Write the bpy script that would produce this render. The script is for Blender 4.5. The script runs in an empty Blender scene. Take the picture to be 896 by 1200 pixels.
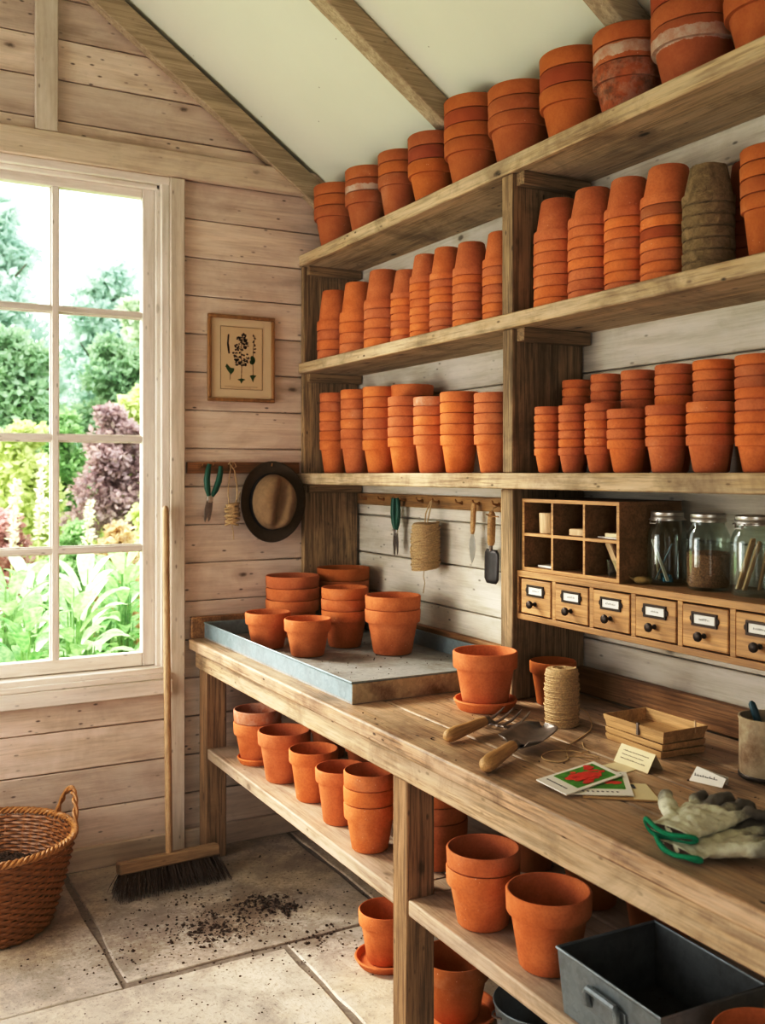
import bpy, math, random
from mathutils import Vector, Matrix
PI = math.pi
rnd = random.Random(7)
scene = bpy.context.scene
COL = scene.collection

# ------------------------------------------------------------------ mesh helper
class MB:
    def __init__(self):
        self.v = []; self.f = []
    def add(self, vs, fs):
        o = len(self.v); self.v += [tuple(p) for p in vs]; self.f += [tuple(o + i for i in f) for f in fs]; return self
    def box(self, x0, x1, y0, y1, z0, z1, M=None):
        vs = [Vector((x, y, z)) for z in (z0, z1) for y in (y0, y1) for x in (x0, x1)]
        if M is not None: vs = [M @ p for p in vs]
        return self.add(vs, [(0,2,3,1),(4,5,7,6),(0,1,5,4),(2,6,7,3),(0,4,6,2),(1,3,7,5)])
    def cbox(self, c, s, M=None):
        return self.box(c[0]-s[0]/2, c[0]+s[0]/2, c[1]-s[1]/2, c[1]+s[1]/2, c[2]-s[2]/2, c[2]+s[2]/2, M)
    def prism(self, poly, h0, h1, plane='xy', M=None):
        n = len(poly)
        def mk(a, b, h):
            p = {'xy': (a, b, h), 'xz': (a, h, b), 'yz': (h, a, b)}[plane]
            return M @ Vector(p) if M is not None else Vector(p)
        vs = [mk(a, b, h0) for a, b in poly] + [mk(a, b, h1) for a, b in poly]
        fs = [tuple(range(n)), tuple(range(2*n-1, n-1, -1))] + [(i+n, (i+1) % n+n, (i+1) % n, i) for i in range(n)]
        return self.add(vs, fs)
    def lathe(self, prof, seg=40, c=(0,0,0), close=False, cap0=False, cap1=False, M=None, sx=1, sy=1):
        vs = []; fs = []; n = len(prof)
        for r, z in prof:
            for k in range(seg):
                a = 2*PI*k/seg; p = Vector((c[0]+r*math.cos(a)*sx, c[1]+r*math.sin(a)*sy, c[2]+z))
                vs.append(M @ p if M is not None else p)
        m = n if close else n-1
        for i in range(m):
            j = (i+1) % n
            for k in range(seg):
                l = (k+1) % seg
                fs.append((i*seg+k, i*seg+l, j*seg+l, j*seg+k))
        if cap0: fs.append(tuple(range(seg-1, -1, -1)))
        if cap1: fs.append(tuple((n-1)*seg+k for k in range(seg)))
        return self.add(vs, fs)
    def tube(self, pts, rad, seg=8, closed=False, cap=True, up=None, twist=0):
        P = [Vector(p) for p in pts]; n = len(P)
        if not isinstance(rad, (list, tuple)): rad = [rad]*n
        rad = [(r, r) if not isinstance(r, (list, tuple)) else r for r in rad]
        vs = []; fs = []; N = None
        for i in range(n):
            if closed: t = P[(i+1) % n]-P[i-1]
            else: t = P[min(i+1, n-1)]-P[max(i-1, 0)]
            if t.length < 1e-9: t = Vector((0,0,1))
            t.normalize()
            if up is not None:
                N = Vector(up)-t*t.dot(Vector(up))
                if N.length < 1e-6: N = t.orthogonal()
            elif N is None:
                N = t.orthogonal()
            else:
                N = N-t*t.dot(N)
                if N.length < 1e-6: N = t.orthogonal()
            N.normalize(); B = t.cross(N)
            for k in range(seg):
                a = 2*PI*k/seg+twist*i
                vs.append(P[i]+B*math.cos(a)*rad[i][0]+N*math.sin(a)*rad[i][1])
        for i in range(n if closed else n-1):
            j = (i+1) % n
            for k in range(seg):
                l = (k+1) % seg
                fs.append((i*seg+k, i*seg+l, j*seg+l, j*seg+k))
        if cap and not closed:
            fs.append(tuple(range(seg-1, -1, -1))); fs.append(tuple((n-1)*seg+k for k in range(seg)))
        return self.add(vs, fs)
    def ball(self, c, r, seg=12, rings=7, M=None):
        if not isinstance(r, (tuple, list)): r = (r, r, r)
        prof = []
        vs = [Vector((0,0,-1))]; fs = []
        for i in range(1, rings):
            a = -PI/2+PI*i/rings
            for k in range(seg):
                b = 2*PI*k/seg; vs.append(Vector((math.cos(a)*math.cos(b), math.cos(a)*math.sin(b), math.sin(a))))
        vs.append(Vector((0,0,1))); e = len(vs)-1
        for k in range(seg):
            l = (k+1) % seg
            fs.append((0, 1+l, 1+k)); fs.append((e, 1+(rings-2)*seg+k, 1+(rings-2)*seg+l))
            for i in range(rings-2):
                fs.append((1+i*seg+k, 1+i*seg+l, 1+(i+1)*seg+l, 1+(i+1)*seg+k))
        vs = [Vector((p.x*r[0], p.y*r[1], p.z*r[2])) for p in vs]
        if M is not None: vs = [M @ p for p in vs]
        return self.add([p+Vector(c) for p in vs], fs)
    def mesh(self, name, m, smooth=40):
        me = bpy.data.meshes.new(name); me.from_pydata(self.v, [], self.f)
        if m is not None: me.materials.append(m)
        if smooth:
            me.polygons.foreach_set('use_smooth', [True]*len(me.polygons))
            try: me.set_sharp_from_angle(angle=math.radians(smooth))
            except Exception: pass
        me.update(); return me
    def build(self, name, m, parent=None, bevel=0, smooth=40, seg=2):
        o = bpy.data.objects.new(name, self.mesh(name, m, smooth)); COL.objects.link(o)
        if parent is not None: o.parent = parent
        if bevel:
            b = o.modifiers.new('bevel', 'BEVEL'); b.width = bevel; b.segments = seg; b.limit_method = 'ANGLE'; b.angle_limit = math.radians(50)
            b.harden_normals = False
        return o
def B(*a, **k): return MB().box(*a, **k)
def thing(name, label, cat, loc=(0,0,0), rz=0, group=None):
    o = bpy.data.objects.new(name, None); COL.objects.link(o); o.location = loc; o.rotation_euler = (0,0,rz)
    o.empty_display_size = .05
    return tag(o, label, cat, group)
def tag(o, label, cat, group=None, kind=None):
    o['label'] = label; o['category'] = cat
    if group: o['group'] = group
    if kind: o['kind'] = kind
    return o
def struct(o, label=None):
    o['kind'] = 'structure'
    if label: o['label'] = label; o['category'] = 'room'
    return o
def ordn(i): return ['first','second','third','fourth','fifth','sixth','seventh','eighth','ninth','tenth'][i]

# ------------------------------------------------------------------ materials
class NT:
    def __init__(self, name):
        self.m = bpy.data.materials.new(name); self.m.use_nodes = True; self.t = self.m.node_tree; self.t.nodes.clear()
        self.out = self.t.nodes.new('ShaderNodeOutputMaterial')
    def n(self, typ, ins=None, **kw):
        nd = self.t.nodes.new(typ)
        for k, v in kw.items(): setattr(nd, k, v)
        for k, v in (ins or {}).items():
            s = nd.inputs[k]
            if hasattr(v, 'bl_idname') or isinstance(v, bpy.types.NodeSocket): self.t.links.new(v, s)
            else: s.default_value = v
        return nd
    def ramp(self, fac, stops, interp='LINEAR'):
        nd = self.t.nodes.new('ShaderNodeValToRGB'); cr = nd.color_ramp; cr.interpolation = interp
        while len(cr.elements) < len(stops): cr.elements.new(.5)
        for e, (p, c) in zip(cr.elements, stops):
            e.position = p; e.color = c if len(c) == 4 else (*c, 1)
        self.t.links.new(fac, nd.inputs[0]); return nd.outputs[0]
    def mix(self, fac, a, b, mode='MIX'):
        nd = self.t.nodes.new('ShaderNodeMix'); nd.data_type = 'RGBA'; nd.blend_type = mode; nd.clamp_factor = True
        for s, v in ((nd.inputs[0], fac), (nd.inputs[6], a), (nd.inputs[7], b)):
            if isinstance(v, bpy.types.NodeSocket): self.t.links.new(v, s)
            elif isinstance(v, (int, float)): s.default_value = v
            else: s.default_value = (*v[:3], 1)
        return nd.outputs[2]
    def math(self, op, a, b=0, c=None):
        nd = self.t.nodes.new('ShaderNodeMath'); nd.operation = op
        for s, v in zip(nd.inputs, (a, b, c)):
            if v is None: continue
            if isinstance(v, bpy.types.NodeSocket): self.t.links.new(v, s)
            else: s.default_value = v
        return nd.outputs[0]
    def vmath(self, op, a, b):
        nd = self.t.nodes.new('ShaderNodeVectorMath'); nd.operation = op
        for s, v in zip(nd.inputs, (a, b)):
            if isinstance(v, bpy.types.NodeSocket): self.t.links.new(v, s)
            else: s.default_value = v
        return nd.outputs[0]
    def noise(self, vec, scale, detail=4, rough=.55, dist=0, out=0):
        return self.n('ShaderNodeTexNoise', {'Vector': vec, 'Scale': scale, 'Detail': detail, 'Roughness': rough, 'Distortion': dist}).outputs[out]
    def voro(self, vec, scale, feature='F1', out='Distance'):
        return self.n('ShaderNodeTexVoronoi', {'Vector': vec, 'Scale': scale}, feature=feature).outputs[out]
    def coords(self, rand=True, amt=17.):
        tc = self.n('ShaderNodeTexCoord').outputs['Object']
        if not rand: return tc
        r = self.n('ShaderNodeObjectInfo').outputs['Random']
        cb = self.n('ShaderNodeCombineXYZ', {'X': self.math('MULTIPLY', r, amt), 'Y': self.math('MULTIPLY', r, amt*1.7), 'Z': self.math('MULTIPLY', r, amt*.6)}).outputs[0]
        return self.vmath('ADD', tc, cb)
    def bump(self, h, strength=.3, dist=.01):
        return self.n('ShaderNodeBump', {'Height': h, 'Strength': strength, 'Distance': dist}).outputs[0]
    def bsdf(self, col, rough=.6, metal=0, normal=None, **ex):
        ins = {'Base Color': col if isinstance(col, bpy.types.NodeSocket) else (*col[:3], 1), 'Roughness': rough, 'Metallic': metal}
        if normal is not None: ins['Normal'] = normal
        ins.update(ex)
        b = self.n('ShaderNodeBsdfPrincipled', ins)
        self.t.links.new(b.outputs[0], self.out.inputs[0]); return b
    def done(self, sh):
        self.t.links.new(sh, self.out.inputs[0]); return self.m

def plain(name, col, rough=.6, metal=0, var=.12, scale=30, bump=.0):
    t = NT(name); v = t.coords()
    n = t.noise(v, scale, 4)
    c = t.mix(n, tuple(x*(1-var*1.6) for x in col), tuple(min(1, x*(1+var)) for x in col))
    t.bsdf(c, rough, metal, t.bump(n, bump, .004) if bump else None); return t.m

def wood(name, c1, c2, stain, axis, rough=.65, knots=.5, dirt=.35, specks=.5, streak=.35, plank=None, bump=.25, white=None, fine=1.0):
    t = NT(name); v = t.coords()
    bright = None
    if plank:
        ax, pitch, z0 = plank
        sep = t.n('ShaderNodeSeparateXYZ', {0: t.n('ShaderNodeTexCoord').outputs['Object']}).outputs[ax]
        idx = t.math('FLOOR', t.math('DIVIDE', t.math('SUBTRACT', sep, z0), pitch))
        wn = t.n('ShaderNodeTexWhiteNoise', {'W': idx}, noise_dimensions='1D')
        v = t.vmath('ADD', v, t.vmath('MULTIPLY', wn.outputs['Color'], (23., 17., 11.)))
        bright = wn.outputs['Value']
    def sc(along, across):
        s = [across]*3; s[axis] = along
        return t.vmath('MULTIPLY', v, tuple(s))
    a = t.noise(sc(.9, 13*fine), 1.6, 7, .62, .9)
    b = t.noise(sc(3., 90*fine), 1.5, 3, .7)
    col = t.ramp(a, [(.34, tuple(x*.86 for x in c2)), (.5, tuple((x+y)/2 for x, y in zip(c1, c2))), (.63, tuple(min(1, x*1.06) for x in c1))])
    col = t.mix(t.math('MULTIPLY', t.ramp(b, [(.40, (1,1,1)), (.54, (0,0,0))]), streak*1.3), col, stain)
    if white:
        w = t.noise(sc(1.4, 9), 2., 5, .7)
        col = t.mix(t.ramp(w, [(.35, (0,0,0)), (.65, (.8,.8,.8))]), col, white)
    d = t.noise(v, 3.3, 6, .7, .5)
    col = t.mix(t.math('MULTIPLY', t.ramp(d, [(.50, (0,0,0)), (.72, (1,1,1))]), dirt), col, stain)
    kv = t.n('ShaderNodeTexVoronoi', {'Vector': sc(4.2, 8.5), 'Scale': 1.0})
    kw = t.math('ADD', kv.outputs['Distance'], t.math('MULTIPLY_ADD', t.noise(v, 60, 3), .06, -.03))
    km = t.math('MULTIPLY', t.ramp(kw, [(.05, (1,1,1)), (.105, (0,0,0))]), t.math('LESS_THAN', t.n('ShaderNodeSeparateColor', {0: kv.outputs['Color']}).outputs[0], .34))
    kh = t.math('MULTIPLY', t.ramp(kw, [(.08, (1,1,1)), (.30, (0,0,0))]), t.math('LESS_THAN', t.n('ShaderNodeSeparateColor', {0: kv.outputs['Color']}).outputs[0], .34))
    col = t.mix(t.math('MULTIPLY', kh, knots*.45), col, stain)
    col = t.mix(t.math('MULTIPLY', km, knots), col, tuple(x*.4 for x in stain))
    if specks:
        s = t.voro(sc(14, 34), 1.)
        g = t.noise(v, 5., 3)
        sm = t.math('MULTIPLY', t.ramp(s, [(.07, (1,1,1)), (.16, (0,0,0))]), t.ramp(g, [(.46, (0,0,0)), (.58, (1,1,1))]))
        col = t.mix(t.math('MULTIPLY', sm, specks), col, tuple(x*.3 for x in stain))
    if bright is not None:
        hs = t.n('ShaderNodeHueSaturation', {'Color': col, 'Value': t.math('MULTIPLY_ADD', bright, .22, .88)})
        col = hs.outputs[0]
    else:
        r = t.n('ShaderNodeObjectInfo').outputs['Random']
        col = t.n('ShaderNodeHueSaturation', {'Color': col, 'Value': t.math('MULTIPLY_ADD', r, .16, .92)}).outputs[0]
    h = t.math('ADD', a, t.math('MULTIPLY', b, .6))
    h = t.math('SUBTRACT', h, t.math('MULTIPLY', km, .4))
    t.bsdf(col, rough, 0, t.bump(h, bump, .006)); return t.m

def terracotta(name, c1=(.56,.175,.052), c2=(.69,.255,.095), white=0., algae=0., dusty=0., dark=1., zband=None):
    t = NT(name); v = t.coords(); r = t.n('ShaderNodeObjectInfo').outputs['Random']
    n = t.noise(v, 14, 5, .6, .4); f = t.noise(v, 160, 3, .6)
    col = t.mix(t.ramp(n, [(.3, (0,0,0)), (.7, (1,1,1))]), c1, c2)
    col = t.mix(t.math('MULTIPLY', t.ramp(f, [(.4, (1,1,1)), (.55, (0,0,0))]), .18), col, (.36,.085,.028))
    # pale bloom and dark scuffs
    p = t.noise(v, 7, 5, .65)
    col = t.mix(t.math('MULTIPLY', t.ramp(p, [(.58, (0,0,0)), (.75, (1,1,1))]), .22+dusty), col, (.72,.42,.27))
    sp = t.voro(v, 55); col = t.mix(t.math('MULTIPLY', t.ramp(sp, [(.05, (1,1,1)), (.11, (0,0,0))]), t.ramp(p, [(.5, (0,0,0)), (.6, (.7,.7,.7))])), col, (.78,.55,.42))
    if white:
        w = t.noise(v, 22, 6, .75); msk = t.ramp(w, [(.46, (0,0,0)), (.6, (1,1,1))])
        if zband:
            z = t.n('ShaderNodeSeparateXYZ', {0: t.n('ShaderNodeTexCoord').outputs['Object']}).outputs[2]
            zz = t.math('ADD', z, t.math('MULTIPLY_ADD', w, .03, -.015))
            msk = t.math('MULTIPLY', t.ramp(w, [(.3, (.25,.25,.25)), (.55, (1,1,1))]), t.math('MULTIPLY', t.math('GREATER_THAN', zz, zband[0]), t.math('LESS_THAN', zz, zband[1])))
        col = t.mix(t.math('MULTIPLY', msk, white), col, (.66,.56,.46))
    if algae:
        w = t.noise(v, 9, 5, .7); col = t.mix(t.math('MULTIPLY', t.ramp(w, [(.48, (0,0,0)), (.62, (1,1,1))]), algae), col, (.075,.06,.03))
    # each pot a little lighter or darker, a little browner
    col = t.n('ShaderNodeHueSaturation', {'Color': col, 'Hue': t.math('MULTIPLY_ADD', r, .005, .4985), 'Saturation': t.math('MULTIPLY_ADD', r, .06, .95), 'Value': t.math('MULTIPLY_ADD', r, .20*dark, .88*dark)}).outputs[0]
    t.bsdf(col, .78, 0, t.bump(t.math('ADD', f, t.math('MULTIPLY', n, .5)), .18, .003), **{'Specular IOR Level': .25}); return t.m

def leafmat(name, c1, c2, trans=.55):
    t = NT(name); v = t.coords()
    n = t.noise(v, 2.2, 3); m = t.noise(v, 37., 2)
    col = t.mix(t.ramp(t.math('ADD', t.math('MULTIPLY', n, .5), t.math('MULTIPLY', m, .5)), [(.36, (0,0,0)), (.64, (1,1,1))]), c1, c2)
    d = t.n('ShaderNodeBsdfDiffuse', {'Color': col}).outputs[0]
    g = t.n('ShaderNodeBsdfTranslucent', {'Color': col}).outputs[0]
    s = t.n('ShaderNodeBsdfGlossy', {'Color': (1,1,1,1), 'Roughness': .35}).outputs[0]
    a = t.n('ShaderNodeMixShader', {0: trans, 1: d, 2: g}).outputs[0]
    return t.done(t.n('ShaderNodeMixShader', {0: .05, 1: a, 2: s}).outputs[0])

def clearglass(name, tint=(1,1,1), edge=.35, gloss=.06, dirt=0.):
    t = NT(name)
    lw = t.n('ShaderNodeLayerWeight', {'Blend': edge})
    tr = t.n('ShaderNodeBsdfTransparent', {'Color': (*tint, 1)}).outputs[0]
    gl = t.n('ShaderNodeBsdfGlossy', {'Color': (.95,.98,.97,1), 'Roughness': .03}).outputs[0]
    fac = t.math('MULTIPLY_ADD', lw.outputs['Facing'], .30 if edge > .3 else .06, gloss)
    sh = t.n('ShaderNodeMixShader', {0: fac, 1: tr, 2: gl}).outputs[0]
    return t.done(sh)

M = {}
M['wall'] = wood('whitewashed_boards', (.71,.575,.465), (.60,.47,.37), (.30,.20,.13), 0, .75, .85, .30, .85, .17, plank=(2, .158, .076), bump=.25, white=(.76,.64,.545))
M['wallR'] = wood('whitewashed_boards_pale', (.69,.64,.53), (.59,.54,.43), (.30,.25,.16), 1, .75, .8, .25, .7, .18, plank=(2, .165, .05), bump=.25, white=(.75,.70,.61))
M['trimv'] = wood('painted_trim_upright', (.68,.58,.475), (.59,.49,.385), (.33,.24,.15), 2, .6, .5, .2, .6, .15, white=(.73,.64,.55))
M['trimh'] = wood('painted_trim_level', (.62,.505,.385), (.52,.41,.305), (.28,.19,.12), 0, .7, .6, .3, .5, .2, white=(.67,.56,.45))
M['sashv'] = wood('window_paint_upright', (.76,.68,.595), (.68,.60,.51), (.40,.31,.22), 2, .5, .3, .12, .5, .1, white=(.79,.73,.66))
M['sashh'] = wood('window_paint_level', (.76,.68,.595), (.68,.60,.51), (.40,.31,.22), 0, .5, .3, .12, .5, .1, white=(.79,.73,.66))
M['rafter'] = wood('aged_rafter', (.52,.42,.29), (.42,.33,.215), (.23,.17,.105), 0, .75, .5, .3, .4, .3)
M['shelf'] = wood('old_shelf_pine', (.58,.43,.255), (.41,.285,.15), (.13,.085,.042), 1, .75, .9, .7, .9, .5, white=(.60,.475,.325))
M['shelfv'] = wood('old_shelf_pine_upright', (.45,.32,.18), (.29,.195,.10), (.085,.055,.03), 2, .75, .95, .75, .8, .5)
M['cleat'] = wood('old_cleat', (.44,.31,.17), (.31,.21,.11), (.11,.07,.035), 0, .75, .5, .5, .5, .45)
M['bench'] = wood('worn_bench_top', (.60,.405,.245), (.40,.245,.13), (.085,.046,.024), 1, .5, .8, .8, 1., .5, bump=.5, white=(.62,.47,.33))
M['apron'] = wood('worn_bench_apron', (.55,.395,.235), (.38,.25,.135), (.11,.068,.036), 1, .65, .9, .65, .9, .5, white=(.58,.46,.32))
M['leg'] = wood('bench_leg', (.40,.26,.145), (.27,.165,.085), (.09,.055,.03), 2, .65, .6, .5, .6, .45)
M['lshelf'] = wood('bench_shelf', (.56,.42,.29), (.42,.30,.195), (.17,.115,.07), 1, .7, .5, .5, .6, .35, white=(.60,.49,.38))
M['splash'] = wood('backsplash_oak', (.46,.265,.125), (.32,.175,.075), (.12,.06,.025), 1, .55, .6, .45, .4, .4)
M['oak'] = wood('cabinet_oak', (.56,.335,.145), (.42,.235,.095), (.20,.10,.04), 1, .5, .3, .25, .15, .3, fine=1.4)
M['oakd'] = wood('cabinet_oak_dark', (.37,.205,.09), (.27,.145,.06), (.12,.06,.025), 1, .55, .3, .3, .2, .35)
M['rail'] = wood('peg_rail_brown', (.33,.165,.065), (.23,.11,.042), (.09,.04,.018), 0, .5, .5, .4, .4, .35)
M['railR'] = wood('peg_rail_golden', (.45,.27,.11), (.32,.18,.07), (.10,.055,.022), 1, .5, .6, .6, .6, .35)
M['handle'] = wood('ash_handle', (.62,.40,.19), (.50,.30,.125), (.22,.12,.05), 0, .5, .2, .35, .3, .3, fine=2)
M['broomstick'] = wood('broom_handle', (.56,.39,.22), (.45,.29,.155), (.24,.14,.07), 2, .5, .3, .3, .3, .2, fine=2)
M['broomhead'] = wood('broom_block', (.48,.33,.19), (.38,.25,.135), (.18,.11,.055), 0, .6, .4, .3, .4, .3)
M['punnet'] = wood('punnet_veneer', (.62,.42,.21), (.52,.33,.15), (.27,.15,.06), 1, .65, .4, .2, .3, .25, fine=1.5)
M['paleply'] = wood('pale_sticks', (.70,.52,.32), (.60,.42,.24), (.34,.21,.10), 2, .65, .2, .2, .3, .25, fine=3)
M['frame'] = wood('picture_frame_wood', (.36,.20,.075), (.26,.135,.048), (.12,.06,.02), 2, .4, .2, .2, .1, .3, fine=2)
M['terra'] = terracotta('terracotta')
M['terra_white'] = terracotta('terracotta_limescale', c1=(.44,.14,.05), c2=(.54,.2,.08), white=.6, dusty=.15, dark=.9)
M['terra_band'] = terracotta('terracotta_limescale_band', c1=(.44,.135,.036), c2=(.54,.19,.06), white=.75, dark=.92, zband=(.098, .128))
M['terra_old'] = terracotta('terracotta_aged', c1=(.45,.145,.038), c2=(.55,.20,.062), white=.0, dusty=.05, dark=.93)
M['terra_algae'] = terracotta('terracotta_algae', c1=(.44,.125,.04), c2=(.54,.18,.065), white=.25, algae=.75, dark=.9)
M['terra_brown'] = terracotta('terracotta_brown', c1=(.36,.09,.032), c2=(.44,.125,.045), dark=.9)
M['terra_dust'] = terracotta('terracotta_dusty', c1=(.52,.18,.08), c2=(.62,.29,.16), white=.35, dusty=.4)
def peatmat():
    t = NT('peat_fibre'); v = t.coords(); a = t.noise(v, 60, 6, .75, .6); b = t.noise(v, 12, 4)
    c = t.mix(t.ramp(a, [(.35, (0,0,0)), (.65, (1,1,1))]), (.17,.11,.05), (.40,.29,.16)); c = t.mix(t.math('MULTIPLY', b, .5), c, (.30,.22,.11))
    t.bsdf(c, .95, 0, t.bump(a, .9, .008)); return t.m
M['peat'] = peatmat()
def galv(name, col=(.42,.47,.49), dirt=.25, rough=.42, metal=.75, soil=(.13,.09,.06)):
    t = NT(name); v = t.coords(); c1 = t.voro(t.vmath('ADD', v, t.vmath('MULTIPLY', t.noise(v, 60, 3, .6, 0, 1), (.03,.03,.03))), 80, 'F1', 'Color'); bw = t.n('ShaderNodeRGBToBW', {0: c1}).outputs[0]
    n = t.noise(v, 6, 6, .7)
    c = t.mix(bw, tuple(x*.86 for x in col), tuple(min(1, x*1.1) for x in col))
    c = t.mix(t.math('MULTIPLY', t.ramp(n, [(.46, (0,0,0)), (.66, (1,1,1))]), dirt), c, soil)
    t.bsdf(c, t.math('MULTIPLY_ADD', n, .35, rough-.12), metal, t.bump(n, .06, .01)); return t.m
M['galv'] = galv('galvanised_steel', (.31,.385,.405), .22, .55, .45)
M['galv_bin'] = galv('galvanised_bin', (.25,.285,.30), .25, .5, .6)
M['galv_floor'] = galv('galvanised_soiled', (.40,.40,.38), .75, .6, .35, (.20,.155,.115))
M['galv_dark'] = galv('galvanised_dull', (.30,.34,.36), .35, .45, .7)
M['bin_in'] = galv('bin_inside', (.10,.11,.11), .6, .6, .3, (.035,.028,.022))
M['rusty'] = galv('rusty_mug', (.46,.38,.26), .95, .7, .1, (.17,.085,.035))
M['steel'] = plain('worn_steel', (.27,.23,.20), .46, .75, .35, 30, .15)
M['steelb'] = plain('bright_steel', (.55,.53,.5), .3, .9, .12, 40)
M['darksteel'] = plain('dark_blade', (.085,.078,.075), .45, .6, .25, 40, .1)
M['bronze'] = plain('dark_bronze', (.06,.045,.035), .42, .7, .2, 60)
M['brass'] = plain('brass_hook', (.45,.27,.12), .4, .9, .15, 60)
M['tin'] = plain('jar_lid_tin', (.50,.48,.43), .35, .85, .12, 60)
M['green'] = plain('green_grip', (.012,.095,.055), .45, 0, .15, 60)
M['felt'] = plain('brown_felt', (.095,.062,.034), .95, 0, .25, 60, .3)
M['felt2'] = plain('tan_felt', (.30,.20,.11), .95, 0, .22, 50, .3)
M['band'] = plain('hat_ribbon', (.018,.012,.009), .8, 0, .1, 60)
M['white'] = plain('white_paper', (.80,.77,.70), .85, 0, .05, 20)
M['cream'] = plain('cream_card', (.76,.66,.44), .85, 0, .06, 20)
M['mount'] = plain('print_mount', (.66,.53,.36), .85, 0, .05, 10)
M['printpaper'] = plain('print_paper', (.64,.49,.31), .85, 0, .05, 14)
M['ink'] = plain('brown_ink', (.07,.04,.02), .9)
M['inkg'] = plain('green_ink', (.05,.085,.02), .9)
M['inkb'] = plain('grey_ink', (.10,.10,.11), .9)
M['line'] = plain('print_rule', (.22,.15,.08), .9)
M['kraft'] = plain('kraft_paper', (.50,.33,.16), .85, 0, .12, 25, .1)
M['leafprint'] = plain('packet_green', (.10,.36,.045), .5, 0, .5, 60)
M['redprint'] = plain('packet_red', (.74,.075,.045), .5, 0, .3, 90)
M['rope_end'] = plain('twine_end', (.55,.40,.23), .9, 0, .15, 90)
def twine(name, col=(.60,.43,.24)):
    t = NT(name); v = t.coords(); n = t.noise(v, 190, 4, .7); m = t.noise(v, 40, 3)
    c = t.mix(t.ramp(n, [(.3, (0,0,0)), (.7, (1,1,1))]), tuple(x*.55 for x in col), tuple(min(1, x*1.2) for x in col))
    c = t.mix(t.math('MULTIPLY', m, .25), c, tuple(x*.6 for x in col))
    t.bsdf(c, .95, 0, t.bump(n, .5, .003)); return t.m
M['twine'] = twine('jute_twine')
M['wicker'] = plain('wicker', (.34,.15,.05), .45, 0, .45, 50, .15)
M['wicker2'] = plain('wicker_rim', (.46,.235,.085), .45, 0, .35, 50, .15)
M['bristle'] = plain('bristle', (.095,.055,.035), .7, 0, .5, 120)
M['soil'] = plain('soil', (.085,.050,.030), .95, 0, .4, 120, .5)
M['seed'] = plain('seed', (.43,.235,.12), .7, 0, .62, 230, .2)
M['bluep'] = plain('blue_plastic', (.03,.17,.25), .4, 0, .2, 40)
M['teal'] = plain('teal_handle', (.03,.085,.105), .4, 0, .15, 40)
M['pod'] = plain('seed_pod', (.40,.28,.10), .7, 0, .3, 60)
def gloveM():
    t = NT('glove_fabric'); tc = t.coords(False); sx = t.n('ShaderNodeSeparateXYZ', {0: tc}).outputs
    n = t.noise(tc, 22, 5, .6); f = t.noise(tc, 420, 2)
    e = t.math('ADD', sx[0], t.math('MULTIPLY_ADD', n, .13, -.065))
    coat = t.math('MAXIMUM', t.ramp(e, [(.132, (0,0,0)), (.165, (1,1,1))]), t.math('MULTIPLY', t.ramp(t.math('ADD', t.math('ABSOLUTE', sx[1]), t.math('MULTIPLY_ADD', n, .04, -.02)), [(.078, (0,0,0)), (.098, (1,1,1))]), .75))
    low = t.ramp(t.math('ADD', sx[2], t.math('MULTIPLY_ADD', n, .016, -.008)), [(.0, (1,1,1)), (.012, (0,0,0))])
    base = t.mix(t.ramp(n, [(.42, (0,0,0)), (.7, (1,1,1))]), (.70,.70,.56), (.50,.47,.36))
    base = t.mix(t.math('MULTIPLY', f, .22), base, (.36,.36,.25))
    c = t.mix(t.math('MAXIMUM', coat, t.math('MULTIPLY', low, t.ramp(sx[0], [(.06, (0,0,0)), (.09, (1,1,1))]))), base, t.mix(n, (.10,.092,.078), (.22,.20,.165)))
    t.bsdf(c, .85, 0, t.bump(t.math('ADD', f, t.math('MULTIPLY', n, 2.)), .35, .003)); return t.m
M['glove'] = gloveM()
M['gtrim'] = plain('green_hem', (.0,.23,.115), .8, 0, .25, 200, .2)
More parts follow.
